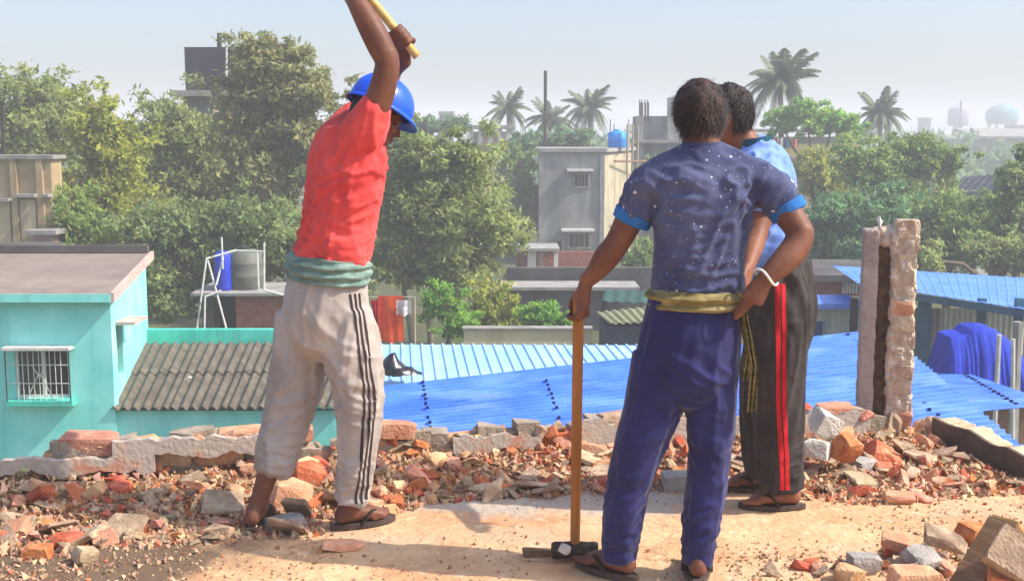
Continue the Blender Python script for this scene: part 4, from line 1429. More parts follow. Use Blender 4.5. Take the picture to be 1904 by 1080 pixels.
def fuse(name, parts, voxel, smooth, m, parent, disp=None):
    """one continuous skin round all the parts"""
    mb = MB()
    for p in parts:
        mb.add(*p)
    me = mb.mesh('tmp')
    o = bpy.data.objects.new('tmp', me)
    COL.objects.link(o)
    rm = o.modifiers.new('r', 'REMESH')
    rm.mode = 'VOXEL'
    rm.voxel_size = voxel
    if smooth:
        sm = o.modifiers.new('s', 'SMOOTH')
        sm.factor = .5
        sm.iterations = smooth
    dg = bpy.context.evaluated_depsgraph_get()
    out = bpy.data.meshes.new_from_object(o.evaluated_get(dg))
    bpy.data.objects.remove(o)
    bpy.data.meshes.remove(me)
    out.name = name
    if disp:
        co = np.empty(len(out.vertices) * 3, np.float32)
        no = np.empty(len(out.vertices) * 3, np.float32)
        out.vertices.foreach_get('co', co)
        out.vertex_normals.foreach_get('vector', no)
        co, no = co.reshape(-1, 3), no.reshape(-1, 3)
        d = np.array([disp(V(c)) for c in co.tolist()], np.float32)
        co = co + no * d[:, None]
        out.vertices.foreach_set('co', co.ravel())
        out.update()
    out.shade_smooth()
    out.materials.clear()
    out.materials.append(m)
    return obj(name, out, None, parent)


def ridge(x):
    return 1 - abs(x) * 2


def folds(dirs, seed, kk=.85):
    """cloth folds: list of (direction along the fold, across frequency, along frequency, amplitude, window centre, window radius)"""
    base = V((seed * 3.1, seed * 1.7, seed * .9))
    pre = []
    for (d, fa, fl, amp, c, rad) in dirs:
        d = V(d).normalized()
        pre.append((d, fa, fl, amp, None if c is None else V(c), rad))

    def fn(p):
        s = .003 * noise.noise(p * 9 + base)
        for (d, fa, fl, amp, c, rad) in pre:
            w = 1.0
            if c is not None:
                q = (p - c).length / rad
                if q >= 1:
                    continue
                w = (1 - q * q) ** 1.2
            al = d * p.dot(d)
            warp = noise.noise(p * 4 + base) * .03
            q = (p - al) * fa * 1.45 + al * fl + base + V((warp, warp, warp)) * fa
            s += 1.9 * kk * amp * w * (max(0, ridge(noise.noise(q))) ** 1.6 - .4)
        return s
    return fn


def head_parts(c, up, fwd):
    up = V(up).normalized()
    fwd = (V(fwd) - up * V(fwd).dot(up)).normalized()
    lat = fwd.cross(up)
    P = []
    P.append(ell(c, lat * .074, fwd * .094, up * .098))
    P.append(ell(c + fwd * .005 + up * -.05, lat * .066, fwd * .082, up * .07))
    P.append(ell(c + fwd * .045 - up * .082, lat * .05, fwd * .042, up * .034))
    P.append(ell(c + fwd * .07 - up * .1, lat * .026, fwd * .02, up * .018))
    P.append(ell(c + fwd * .082 + up * .012, lat * .05, fwd * .014, up * .01))
    P.append(loft([(c + fwd * .09 + up * .0, .009), (c + fwd * .104 - up * .022, .011), (c + fwd * .108 - up * .035, .014)], lat, 10, 3))
    P.append(loft([(c + fwd * .083 - up * .06 - lat * .022, .007), (c + fwd * .093 - up * .06, .010), (c + fwd * .083 - up * .06 + lat * .022, .007)], up, 8, 3))
    P.append(loft([(c + fwd * .08 - up * .072 - lat * .018, .006), (c + fwd * .089 - up * .073, .009), (c + fwd * .08 - up * .072 + lat * .018, .006)], up, 8, 3))
    for s in (-1, 1):
        P.append(ell(c + lat * s * .078 - up * .012 - fwd * .005, lat * .010 + fwd * -.006, fwd * .022, up * .033, 12, 8))
        P.append(ell(c + lat * s * .05 + fwd * .06 - up * .03, lat * .022, fwd * .02, up * .022, 12, 8))
    return P, (up, fwd, lat)


def eyes(c, fr_, parent):
    up, fwd, lat = fr_
    for s in (-1, 1):
        mb = MB()
        mb.add(*ell(c + fwd * .078 + lat * s * .031 - up * .002, lat * .013, fwd * .012, up * .010, 10, 8))
        mb.build('eye', mat('eye', '#3a2c26', '#d8d0c8', scale=60, rough=.2, bump=0), parent, True)


def hair(c, fr_, parent, m, seed, back=-.075, front=.05, vol=1.0, tufts=1400, wisp=0.03, wide=1.0):
    up, fwd, lat = fr_
    r = random.Random(seed)
    base = V((seed, seed * 2.3, 0))

    def pt(th, ph, extra=0.0):
        l, f, u = math.sin(th) * math.cos(ph), math.sin(th) * math.sin(ph), math.cos(th)
        n1 = noise.noise(V((l * 3.2, f * 3.2, u * 2)) + base) * .006 + noise.noise(V((l * 11, f * 11, u * 5)) + base) * .002
        s = 1 + (n1 + .012 * max(u, 0) * vol) / .09 + extra
        return c + lat * l * .083 * s * wide + fwd * f * (.102 if f < 0 else .1) * s + up * (u * .103 * s + .002), (l, f, u)

    def keep(l, f, u):
        lim = back if f < -.2 else (back + (front - back) * min(1, (f + .2) / .9))
        if abs(l) > .75 and -.25 < f < .35:
            lim = max(lim, .0)
        return u * .106 > lim
    vs, fs = [], []
    nu, nv = 56, 36
    idx = {}
    for j in range(nv + 1):
        for i in range(nu):
            p, q = pt(math.pi * j / nv, 2 * math.pi * i / nu)
            idx[(i, j)] = (len(vs), keep(*q))
            vs.append(p)
    for j in range(nv):
        for i in range(nu):
            k = [idx[(i, j)], idx[((i + 1) % nu, j)], idx[((i + 1) % nu, j + 1)], idx[(i, j + 1)]]
            if sum(x[1] for x in k) >= 3:
                fs.append(tuple(x[0] for x in k))
    mb = MB().add(vs, fs)
    for _ in range(tufts):
        th, ph = math.acos(r.uniform(-.75, 1)), r.uniform(0, 2 * math.pi)
        p, q = pt(th, ph, -.02)
        if not keep(*q):
            continue
        nrm = (p - c).normalized()
        flow = (V((0, 0, -1)) * (.9 - .6 * q[2]) + lat * .4 * r.uniform(-1, 1) + fwd * .35 * r.uniform(-.6, 1)).normalized()
        d = (nrm * r.uniform(.25, .9) + flow * .9 + lat * r.uniform(-.3, .3)).normalized()
        ln = r.uniform(.5, 1.2) * wisp
        w = d.cross(nrm)
        if w.length < 1e-4:
            continue
        w = w.normalized() * .0015
        mb.add([p - w, p + w, p + d * ln + nrm * .002], [(0, 1, 2)])
    return mb.build('hair', m, parent, True)


def grip(cn, hd, wrist, rh, flip=1, spread=.021):
    """hand closed round a handle: cn on its axis, hd along it"""
    cn, hd, wrist = V(cn), V(hd).normalized(), V(wrist)
    p = wrist - cn
    p = (p - hd * p.dot(hd)).normalized()
    q = hd.cross(p) * flip
    P = []
    rr = rh + .010
    palm = cn + p * (rh + .016) - q * .008
    P.append(loft([(wrist, .026, .02), (wrist.lerp(palm, .5), .034, .018), (palm + q * .0, .041, .016), (palm - p * .01 + q * .026, .04, .012)], hd, 16, 4))
    for i, off in enumerate((-1.5, -.5, .5, 1.5)):
        sc = (.92, 1.0, .97, .85)[i]
        o = hd * off * spread
        pts = []
        for a in (15, 60, 105, 150, 195, 235):
            w = R(a * sc)
            pts.append((cn + o + (p * math.cos(w) + q * math.sin(w)) * rr * (1.04 if a in (60, 150) else .98), .0102 if a < 100 else .0092))
        P.append(loft(pts, hd, 10, 3))
    o = hd * (-1.5) * spread
    pts = []
    for a, e in ((-5, -.6), (-45, -1.0), (-95, -1.0), (-140, -.6)):
        w = R(a)
        pts.append((cn + o * (1 + .3 * abs(e)) + (p * math.cos(w) + q * math.sin(w)) * (rr + .002), .0118 if a > -60 else .0102))
    P.append(loft(pts, hd, 10, 3))
    return P


def open_hand(wrist, d, side, nrm, curl=.35, k=1.0, tside=1):
    """relaxed hand: d along the fingers, side across the palm, nrm out of the back of the hand"""
    wrist, d, side, nrm = V(wrist), V(d).normalized(), V(side).normalized(), V(nrm).normalized()
    P = []
    kn = wrist + d * .085 * k
    P.append(loft([(wrist, .027, .019), (wrist + d * .04 * k, .036, .016), (kn, .04, .014)], side, 16, 4))
    for i, off in enumerate((-1.5, -.5, .5, 1.5)):
        ln = (.068, .078, .074, .058)[i] * k
        b = kn + side * off * .0195 - d * .008 * (abs(off) > 1)
        dd, p = d.copy(), b - d * .015
        pts = [(p, .0095)]
        p = b
        ang = curl * .5
        for s in range(3):
            dd = (d * math.cos(ang) - nrm * math.sin(ang)).normalized()
            p = p + (dd + side * off * .03) * ln * (.45, .32, .26)[s]
            pts.append((p, .0088 - .0008 * s))
            ang += curl
        P.append(loft(pts, side, 10, 3))
    t0 = wrist + d * .025 + side * tside * .03
    P.append(loft([(t0, .013), (t0 + d * .03 + side * tside * .022 - nrm * .008, .0115), (t0 + d * .058 + side * tside * .026 - nrm * .02, .0095)], nrm, 10, 3))
    return P


def foot_parts(ank, d, zf=.022):
    ank, d = V(ank), V((d[0], d[1], 0)).normalized()
    s = V((d.y, -d.x, 0))
    g0 = V((ank.x, ank.y, 0))
    P = [loft([(ank, .036, .038), (V((ank.x, ank.y, zf + .05)) - d * .008, .034, .042), (g0 - d * .02 + V((0, 0, zf + .026)), .032, .044)], s, 16, 4),
         loft([(g0 - d * .045 + V((0, 0, zf + .024)), .027, .024), (g0 + V((0, 0, zf + .036)), .034, .036), (g0 + d * .07 + V((0, 0, zf + .03)), .040, .03), (g0 + d * .13 + V((0, 0, zf + .018)), .046, .018)], s, 16, 4)]
    for i in range(5):
        off = (-.034, -.016, .001, .017, .033)[i]
        ln = (.05, .052, .048, .04, .032)[i]
        rr = (.0125, .0095, .009, .0085, .008)[i]
        b = g0 + d * (.125 - .006 * i) + s * off + V((0, 0, zf + rr))
        P.append(loft([(b - d * .02, rr), (b + d * ln * .5 + V((0, 0, .002)), rr), (b + d * ln, rr * .85)], s, 10, 3))
    return P


def sandal(ank, d, parent, m, ms):
    ank, d = V(ank), V((d[0], d[1], 0)).normalized()
    s = V((d.y, -d.x, 0))
    g0 = V((ank.x, ank.y, 0))
    out = []
    for i in range(28):
        w = 2 * math.pi * i / 28
        y = math.cos(w)
        x = math.sin(w)
        wid = .046 + .008 * y
        out.append(g0 + d * (.055 + y * .135) + s * x * wid * (1 - .12 * max(0, -y)))
    mb = MB()
    mb.prism([p + V((0, 0, .004)) for p in out], (0, 0, .018))
    o = mb.build('sandal', m, parent)
    toe = g0 + d * .12 + V((0, 0, .03))
    for sg in (-1, 1):
        a = g0 + d * .03 + s * sg * .044 + V((0, 0, .018))
        b = g0 + d * .075 + s * sg * .038 + V((0, 0, .066))
        v, f = loft([(a, .004, .010), (b, .004, .010), (toe + V((0, 0, .018)), .004, .007), (toe - V((0, 0, .01)), .004, .005)], (0, 0, 1), 8, 4)
        MB().add(v, f).build('strap', ms, o, True)
    return o


def stripe(name, pants, axis, outs, width, offs, m, parent, lift=.0025):
    """ribbon laid on the outside of a trouser leg; axis: points down the leg, outs: outward directions"""
    dg = bpy.context.evaluated_depsgraph_get()
    me = pants.data
    bvh = BVHTree.FromPolygons([v.co for v in me.vertices], [tuple(p.vertices) for p in me.polygons])
    rows = []
    n = 60
    m_ = len(axis) - 1
    for i in range(n + 1):
        t = i / n * m_
        j = min(int(t), m_ - 1)
        c = V(axis[j]).lerp(V(axis[j + 1]), t - j)
        o = V(outs[j]).lerp(V(outs[j + 1]), t - j).normalized()
        s = o.cross(V((0, 0, 1))).normalized()
        row = []
        for e in (-.5, 0, .5):
            org = c + s * (offs + e * width) + o * .5
            hit, nr, _, dist = bvh.ray_cast(org, -o)
            if hit is None:
                row = None
                break
            row.append(hit + nr * lift)
        rows.append(row)
    mb = MB()
    for i in range(n):
        if rows[i] and rows[i + 1]:
            for k in range(2):
                mb.add([rows[i][k], rows[i][k + 1], rows[i + 1][k + 1], rows[i + 1][k]], [(0, 1, 2, 3)])
    me = mb.mesh(name, True)
    b = bmesh.new(); b.from_mesh(me); bmesh.ops.remove_doubles(b, verts=b.verts, dist=.0006); b.to_mesh(me); b.free()
    me.shade_smooth()
    return obj(name, me, m, parent)


def waist_band(name, c, rt, fw, ra, rb, h, m, parent, seed, tilt=0.0, rolls=3):
    c, rt, fw = V(c), V(rt).normalized(), V(fw).normalized()

    def fn(u, v):
        w = 2 * math.pi * u
        n1 = noise.noise(V((math.cos(w) * 1.5, math.sin(w) * 1.5, seed)))
        n2 = noise.noise(V((math.cos(w) * 4, math.sin(w) * 4, v * 2 + seed)))
        ph = v * math.pi * 2 * rolls + n1 * 2.4 + math.sin(w + seed) * .9
        off = .014 * math.sin(math.pi * min(1, v * 1.02)) ** .5 + .006 * math.sin(ph) + .009 * n2 + .004 * noise.noise(V((math.cos(w) * 9, math.sin(w) * 9, v * 6 + w * .5)))
        edge = -.03 if v in (0, 1) else 0
        p = c + rt * math.cos(w) * (ra + off + edge) + fw * math.sin(w) * (rb + off + edge)
        return p + V((0, 0, (v - .5) * h + tilt * math.cos(w) + .006 * n1))
    me = grid_mesh(name, fn, 110, 26)
    return obj(name, me, m, parent)


def ribbon(name, pts, width, m, parent, seed, wdir=(1, 0, 0)):
    pts = [V(p) for p in pts]

    def fn(u, v):
        t = v * (len(pts) - 1)
        j = min(int(t), len(pts) - 2)
        p = pts[j].lerp(pts[j + 1], t - j)
        w = width * (.7 + .5 * v)
        return p + V(wdir) * (u - .5) * w + V((0, .014 * math.sin(u * 13 + v * 3 + seed) + .01 * noise.noise(V((u * 3, v * 6, seed))), 0))
    return obj(name, grid_mesh(name, fn, 22, 40), m, parent)


M_SKIN = mat('skin', '#603a2b', '#80533f', '#6e4433', scale=9, rough=.55, bump=.07, bscale=70, spec=.3)
M_SKIN2 = mat('skin_light', '#74462f', '#8e5c45', scale=9, rough=.55, bump=.07, bscale=70, spec=.3)
M_HAIR = mat('hair', '#120d0b', '#2c1a12', scale=30, rough=.5, bump=.4, bscale=180, spec=.4)
M_HAIRB = mat('hair_brown', '#1a0f0b', '#41241a', scale=20, rough=.5, bump=.4, bscale=180, spec=.4)
M_RED = mat('red_jersey', '#d2403f', '#e25450', '#da4a47', scale=5, rough=.88, bump=.3, bscale=22, sheen=.1)
M_TROU = streaks(mat('grey_track_trousers', '#9c948e', '#b3aaa2', '#a79e97', scale=3, rough=.9, bump=.3, bscale=22), '#8c7460', (5, 5, 3), .6, .52, .7)
M_STR = mat('dark_stripe', '#2c2226', '#3a2e32', scale=6, rough=.85, bump=.1)
M_GSCARF = mat('green_scarf', '#5e7a6e', '#8ea498', '#768f84', scale=3, stretch=(3, 3, 26), rough=.9, bump=.3, bscale=120)
M_KSCARF = mat('khaki_scarf', '#6d6038', '#a09468', '#84784a', scale=3, stretch=(3, 3, 30), rough=.9, bump=.3, bscale=120)
M_NPANT = mat('navy_trousers', '#16184a', '#242762', '#1c1f54', scale=5, rough=.8, bump=.3, bscale=22, sheen=.15)
M_DPANT = mat('charcoal_track_trousers', '#2e2b2c', '#45403e', '#383434', scale=5, rough=.88, bump=.3, bscale=22)
M_RSTR = mat('red_stripe', '#b01420', '#cc1c2a', scale=6, rough=.8, bump=.1)
M_BSHIRT = mat('blue_shirt', '#6a8cd8', '#829fe2', scale=5, rough=.88, bump=.3, bscale=22, sheen=.1)
M_CUFF = mat('blue_cuff', '#1e5c9e', '#3074b6', scale=6, rough=.85)
M_SOLE = mat('sandal_sole', '#3f3430', '#574841', scale=10, rough=.85)
M_STRAP = mat('sandal_strap', '#2a2220', '#3a302c', scale=10, rough=.7)
M_HAT = mat('blue_hard_hat', '#1450d8', '#1c5ae2', scale=2, rough=.32, bump=.02, spec=.5)


def splatter(m):
    """flecks of white paint spattered on the dark shirt"""
    nt = m.node_tree
    n, l = nt.nodes, nt.links
    b = n['Principled BSDF']
    src = b.inputs['Base Color'].links[0].from_socket
    tc = n.new('ShaderNodeTexCoord')
    for sc, th, seed in ((30, .13, 0), (52, .10, 5), (100, .12, 9)):
        mp = n.new('ShaderNodeMapping')
        mp.inputs['Location'].default_value = (seed, seed, seed)
        l.new(tc.outputs['Object'], mp.inputs['Vector'])
        wp = n.new('ShaderNodeTexNoise')
        wp.inputs['Scale'].default_value = 60
        l.new(mp.outputs[0], wp.inputs['Vector'])
        wa = n.new('ShaderNodeMix')
        wa.data_type = 'RGBA'
        wa.inputs['Factor'].default_value = .012
        l.new(mp.outputs[0], wa.inputs['A'])
        l.new(wp.outputs['Color'], wa.inputs['B'])
        vo = n.new('ShaderNodeTexVoronoi')
        vo.inputs['Scale'].default_value = sc
        l.new(wa.outputs['Result'], vo.inputs['Vector'])
        sep = n.new('ShaderNodeSeparateColor')
        l.new(vo.outputs['Color'], sep.inputs[0])
        gate = n.new('ShaderNodeMapRange')          # only some cells carry a fleck, of differing size
        gate.inputs['From Min'].default_value = .72
        gate.inputs['From Max'].default_value = 1.0
        gate.inputs['To Max'].default_value = th * 1.8
        l.new(sep.outputs[0], gate.inputs['Value'])
        cmp_ = n.new('ShaderNodeMath')
        cmp_.operation = 'LESS_THAN'
        l.new(vo.outputs['Distance'], cmp_.inputs[0])
        l.new(gate.outputs[0], cmp_.inputs[1])
        mx = n.new('ShaderNodeMix')
        mx.data_type = 'RGBA'
        mx.inputs['B'].default_value = lin('#c4c4d4')
        l.new(cmp_.outputs[0], mx.inputs['Factor'])
        l.new(src, mx.inputs['A'])
        src = mx.outputs['Result']
    l.new(src, b.inputs['Base Color'])


M_NSHIRT = mat('dusty_navy_shirt', '#33395a', '#545a7a', '#424868', scale=5, rough=.9, bump=.3, bscale=22, sheen=.15)
splatter(M_NSHIRT)

for nm, pt_, (mn, c1_, c2_, sc_) in PILLAR_JOBS:
    po = fuse(nm, pt_, .011, 4 if nm == 'plaster_face' else 1, mat(mn, c1_, c2_, scale=sc_, bump=.6, bscale=50), pil, (lambda p: .3 * rough(p)) if nm == 'plaster_face' else rough)
    po.data.shade_flat()

# ---------------- man in red with the raised hammer
F1, R1 = V((.766, .643, 0)), V((.643, -.766, 0))
m1 = thing('person', 'man in red shirt and blue hard hat swinging a sledgehammer over his head', 'person', (-.8, 4.36, 0))
hc = at(700, 213, 4.45)
hf = V((.80, .42, -.42))
hp, fr1 = head_parts(hc, V((.38, .25, .9)), hf)
lank, rank = at(474, 952, 4.36), at(650, 950, 4.37)
wr = at(650, -22, 4.34)
h_lo, h_hi = at(776, 106, 4.47), at(505, -229, 4.36)        # hammer handle ends
hdir = (h_hi - h_lo).normalized()


def on_handle(py):
    best = min((abs((at(690, py, 4.4).z) - h_lo.lerp(h_hi, t / 200).z), t) for t in range(201))[1]
    return h_lo.lerp(h_hi, best / 200)


gl, gr = on_handle(66), on_handle(-62)
wl = gl + V((.01, .045, -.085))
wr = gr + V((.006, -.012, -.088)) + hdir * -.02
body = hp + [
    loft([(at(655, 262, 4.44), .055, .06), (at(672, 236, 4.44), .052, .056), (hc - fr1[0] * .07 - fr1[1] * .02, .05, .055)], R1),
    loft([(at(612, 520, 4.42), .13, .09), (at(632, 410, 4.43), .145, .1), (at(648, 300, 4.44), .155, .1), (at(655, 262, 4.44), .13, .08)], R1),
    loft([(at(676, 262, 4.36), .06), (at(694, 212, 4.31), .054), (at(708, 175, 4.29), .05), (at(720, 125, 4.28), .045), (at(716, 98, 4.28), .044)], R1),
    loft([(at(722, 118, 4.28), .04), (at(708, 88, 4.28), .047), (at(686, 45, 4.29), .045), (at(662, 5, 4.31), .034), (wr, .027, .024)], R1),
    loft([(at(640, 250, 4.56), .055), (at(680, 205, 4.66), .05), (at(718, 165, 4.70), .043)], R1),
    loft([(at(718, 165, 4.70), .042), (at(728, 130, 4.64), .042), (wl, .026, .024)], R1),
    loft([(at(640, 620, 4.37), .07), (at(667, 750, 4.33), .052), (at(660, 850, 4.34), .05), (at(653, 925, 4.36), .036), (rank, .034)], R1),
    loft([(at(575, 620, 4.46), .07), (at(545, 745, 4.44), .052), (at(512, 840, 4.40), .048), (at(488, 910, 4.37), .036), (lank, .034)], R1),
] + grip(gl, hdir, wl, .017, 1) + grip(gr, hdir, wr, .017, -1) + foot_parts(rank, (.85, .5)) + foot_parts(lank, (.1, 1))
bo = fuse('body', body, .0055, 3, M_SKIN, m1)
eyes(hc, fr1, m1)
hair(hc, fr1, m1, M_HAIR, 1, back=-.08, tufts=500)
zc = at(640, 380, 4.43)
sh_d = folds([((1, .3, .25), 16, 3, .013, at(650, 330, 4.35), .22), ((1, 0, -.35), 14, 3, .012, at(600, 440, 4.35), .2),
              ((.5, -.4, 1), 16, 3, .011, at(690, 270, 4.33), .16), ((1, .2, .1), 20, 4, .008, at(620, 470, 4.4), .3), ((.2, 0, 1), 12, 3, .006, None, 1)], 1)
fuse('shirt', [
    loft([(at(612, 506, 4.42), .168, .125), (at(618, 472, 4.42), .168, .126), (at(631, 410, 4.43), .172, .124), (at(641, 350, 4.43), .18, .128), (at(647, 300, 4.44), .184, .128), (at(651, 262, 4.44), .160, .11), (at(660, 240, 4.44), .095, .08)], R1, 32),
    loft([(at(660, 275, 4.37), .08), (at(680, 240, 4.33), .078), (at(692, 212, 4.31), .068), (at(699, 196, 4.295), .06)], R1),
    loft([(at(628, 268, 4.53), .085), (at(645, 242, 4.58), .075), (at(672, 212, 4.64), .064)], R1),
], .007, 6, M_RED, m1, sh_d)
tr_d = folds([((.15, 0, 1), 11, 1.6, .012, None, 1), ((1, .3, -.3), 13, 3, .016, at(650, 720, 4.3), .2), ((1, .2, .4), 13, 3, .014, at(540, 740, 4.4), .2),
              ((1, 0, .15), 18, 3, .012, at(655, 900, 4.3), .16), ((1, 0, -.2), 18, 3, .012, at(508, 850, 4.35), .16), ((1, .2, -.8), 12, 3, .014, at(610, 640, 4.3), .2)], 2, .55)
tro = fuse('trousers', [
    loft([(at(612, 498, 4.42), .160, .12), (at(607, 540, 4.42), .182, .14), (at(604, 590, 4.42), .19, .148), (at(606, 635, 4.42), .17, .13)], R1, 32),
    loft([(at(642, 580, 4.36), .105), (at(655, 650, 4.35), .106), (at(668, 735, 4.33), .09), (at(665, 830, 4.34), .079), (at(659, 900, 4.355), .07), (at(656, 930, 4.36), .068)], R1, dome=.12),
    loft([(at(570, 585, 4.47), .11), (at(562, 655, 4.46), .108), (at(546, 735, 4.45), .1), (at(523, 815, 4.42), .083), (at(507, 880, 4.39), .076)], R1, dome=.12),
], .007, 6, M_TROU, m1, tr_d)
ax = [at(640, 540, 4.38), at(650, 640, 4.36), at(667, 735, 4.33), at(664, 830, 4.34), at(657, 926, 4.36)]
outs = [(.50, -.87, 0), (.55, -.84, 0), (.55, -.84, 0), (.55, -.84, 0), (.55, -.84, 0)]
for k in (-1, 0, 1):
    stripe('stripe', tro, ax, outs, .0085, .019 * k, M_STR, tro)
waist_band('waist_scarf', at(611, 496, 4.42), R1, F1, .172, .132, .1, M_GSCARF, m1, 1.3, -.012)
sandal(rank, (.85, .5), m1, M_SOLE, M_STRAP)
sandal(lank, (.1, 1), m1, M_SOLE, M_STRAP)
# hard hat
up, fwd, lat = fr1
hb0 = hc + up * .03 + fwd * .004


def dome(u, v):
    w = 2 * math.pi * u
    th = v * math.pi / 2
    rl, rf = .112, .126
    ridge_ = .006 * math.exp(-((math.cos(w) * math.sin(th)) / .16) ** 2) * math.cos(th * .6)
    return hb0 + lat * rl * math.cos(w) * math.sin(th) + fwd * rf * math.sin(w) * math.sin(th) + up * (.122 * math.cos(th) ** .85 + ridge_)


hat = obj('hard_hat', grid_mesh('hard_hat', dome, 64, 20), M_HAT, m1)


def brim(u, v):
    w = 2 * math.pi * u
    fr = max(0, math.sin(w))
    ext = (.010 + .030 * fr ** 2) * min(v, 1 - v) * 2 * 1.0
    q = v * 2 if v < .5 else (1 - v) * 2
    return hb0 + lat * (.110 + ext * 1.0) * math.cos(w) + fwd * (.124 + ext) * math.sin(w) + up * (-.010 * q * (1 + fr) + (.004 if v < .5 else -.004))


obj('brim', grid_mesh('brim', brim, 64, 6), M_HAT, hat)
ht = thing('sledgehammer', 'sledgehammer with pale wooden handle raised overhead by the red-shirted man', 'hammer', h_hi)
M_PWOOD = mat('pale_handle_wood', '#b39350', '#cdb070', scale=5, stretch=(6, 6, 6), rough=.45, bump=.1)
MB().tube([h_lo, h_lo.lerp(h_hi, .05), h_lo.lerp(h_hi, .5), h_hi], [.0165, .0165, .017, .019], 14).build('handle', M_PWOOD, ht, True)


def hammer_head(c, axis, long_, parent, L_=.15, w=.028):
    c, a, l_ = V(c), V(axis).normalized(), V(long_)
    l_ = (l_ - a * l_.dot(a)).normalized()
    vs, fs = loft([(c - l_ * L_ / 2, w * .9), (c - l_ * (L_ / 2 - .012), w * 1.15), (c - l_ * .03, w), (c, w * 1.08), (c + l_ * .03, w), (c + l_ * (L_ / 2 - .012), w * 1.15), (c + l_ * L_ / 2, w * .9)], a, 8, 2, 0)
    MB().add(vs, fs).build('head', M_STEEL, parent)


hammer_head(h_hi - hdir * .03, hdir, (.3, 1, 0), ht)

# ---------------- man in the navy paint-flecked shirt, back to us
F2, R2 = V((-.05, 1, 0)).normalized(), V((1, .05, 0)).normalized()
m2 = thing('person', 'man in paint-flecked navy shirt seen from behind, hand on an upright sledgehammer', 'person', (.55, 3.86, 0))
hc2 = at(1302, 212, 3.90)
hp, fr2 = head_parts(hc2, V((-.02, .10, 1)), V((.12, 1, -.1)))
ham_t, ham_b = at(1076, 541, 4.03), at(1069, 1022, 4.03)
ham_b.z = .05
hdv = (ham_t - ham_b).normalized()
gN = ham_t - hdv * .05
lw2 = at(1090, 522, 3.97)
rw2 = at(1421, 520, 3.735)
la2, ra2 = at(1153, 1047, 3.86), at(1297, 1052, 3.84)
la2.z = ra2.z = .085
body = hp + [
    loft([(at(1306, 300, 3.87), .07, .06), (at(1305, 270, 3.875), .062, .06), (hc2 - V((0, .01, .07)), .06, .062)], R2),
    loft([(at(1296, 590, 3.87), .12, .09), (at(1298, 470, 3.87), .125, .09), (at(1310, 340, 3.87), .15, .09), (at(1308, 300, 3.87), .12, .07)], R2),
    loft([(at(1215, 325, 3.87), .055), (at(1180, 390, 3.90), .05), (at(1150, 448, 3.92), .043), (at(1128, 478, 3.94), .044), (at(1108, 505, 3.955), .034), (lw2, .028, .024)], R2),
    loft([(at(1405, 325, 3.87), .055), (at(1452, 380, 3.83), .05), (at(1489, 432, 3.79), .043)], R2),
    loft([(at(1490, 425, 3.79), .042), (at(1482, 455, 3.78), .046), (at(1455, 488, 3.755), .042), (rw2, .029, .026)], R2),
    loft([(at(1232, 690, 3.87), .075), (at(1200, 810, 3.86), .055), (at(1170, 920, 3.86), .05), (la2, .034)], R2),
    loft([(at(1325, 690, 3.87), .075), (at(1320, 820, 3.86), .055), (at(1308, 930, 3.86), .05), (ra2, .034)], R2),
] + grip(gN, hdv, lw2, .021, 1) + open_hand(rw2, at(1385, 578, 3.735) - rw2, V((.75, 0, .65)), V((.1, -1, 0)), .3, .9, -1) \
    + foot_parts(la2, (-.75, .66)) + foot_parts(ra2, (.12, 1))
fuse('body', body, .0055, 3, M_SKIN, m2)
eyes(hc2, fr2, m2)
hair(hc2, fr2, m2, M_HAIRB, 2, back=-.088, front=.05, vol=.7, tufts=5000, wisp=.028, wide=1.06)
sh2 = folds([((1, 0, -.5), 15, 3, .012, at(1240, 360, 3.78), .18), ((1, 0, .5), 15, 3, .012, at(1380, 360, 3.78), .18), ((.3, 0, 1), 12, 2.4, .009, at(1310, 440, 3.76), .25),
             ((1, 0, .1), 22, 4, .012, at(1298, 520, 3.8), .2), ((-.4, 0, 1), 14, 3, .009, at(1190, 370, 3.85), .14), ((.5, 0, 1), 14, 3, .009, at(1440, 350, 3.85), .14)], 5)
sho = fuse('shirt', [
    loft([(at(1298, 556, 3.87), .148, .112), (at(1298, 525, 3.87), .153, .116), (at(1299, 475, 3.87), .150, .112), (at(1306, 410, 3.87), .162, .115), (at(1311, 355, 3.87), .176, .117), (at(1311, 325, 3.87), .175, .105), (at(1309, 298, 3.872), .12, .085), (at(1307, 276, 3.875), .068, .068)], R2, 32),
    loft([(at(1222, 326, 3.875), .055, .06), (at(1262, 306, 3.872), .056, .062), (at(1309, 292, 3.87), .06, .065), (at(1358, 306, 3.872), .056, .062), (at(1400, 326, 3.868), .055, .06)], (0, 0, 1)),
    loft([(at(1240, 330, 3.87), .062), (at(1208, 345, 3.88), .07), (at(1190, 378, 3.895), .066), (at(1179, 402, 3.90), .064)], R2, dome=.15),
    loft([(at(1382, 330, 3.87), .062), (at(1420, 342, 3.86), .07), (at(1446, 368, 3.845), .065), (at(1462, 388, 3.835), .062)], R2, dome=.15),
], .007, 5, M_NSHIRT, m2, sh2)
v, f = loft([(at(1181, 396, 3.90), .068), (at(1173, 413, 3.905), .065)], R2, 24, 5, .1)
MB().add(v, f).build('cuff', M_CUFF, sho, True)
v, f = loft([(at(1459, 382, 3.837), .066), (at(1469, 398, 3.83), .062)], R2, 24, 5, .1)
MB().add(v, f).build('cuff', M_CUFF, sho, True)
collar = grid_mesh('collar', lambda u, v_: at(1306, 282, 3.875) + V((math.cos(2 * math.pi * u) * (.072 - .006 * v_), math.sin(2 * math.pi * u) * (.07 - .006 * v_), -.012 + .045 * (1 if .02 < v_ else 0) * v_ + .004 * math.sin(6 * u))), 40, 6)
obj('collar', collar, M_NSHIRT, sho)
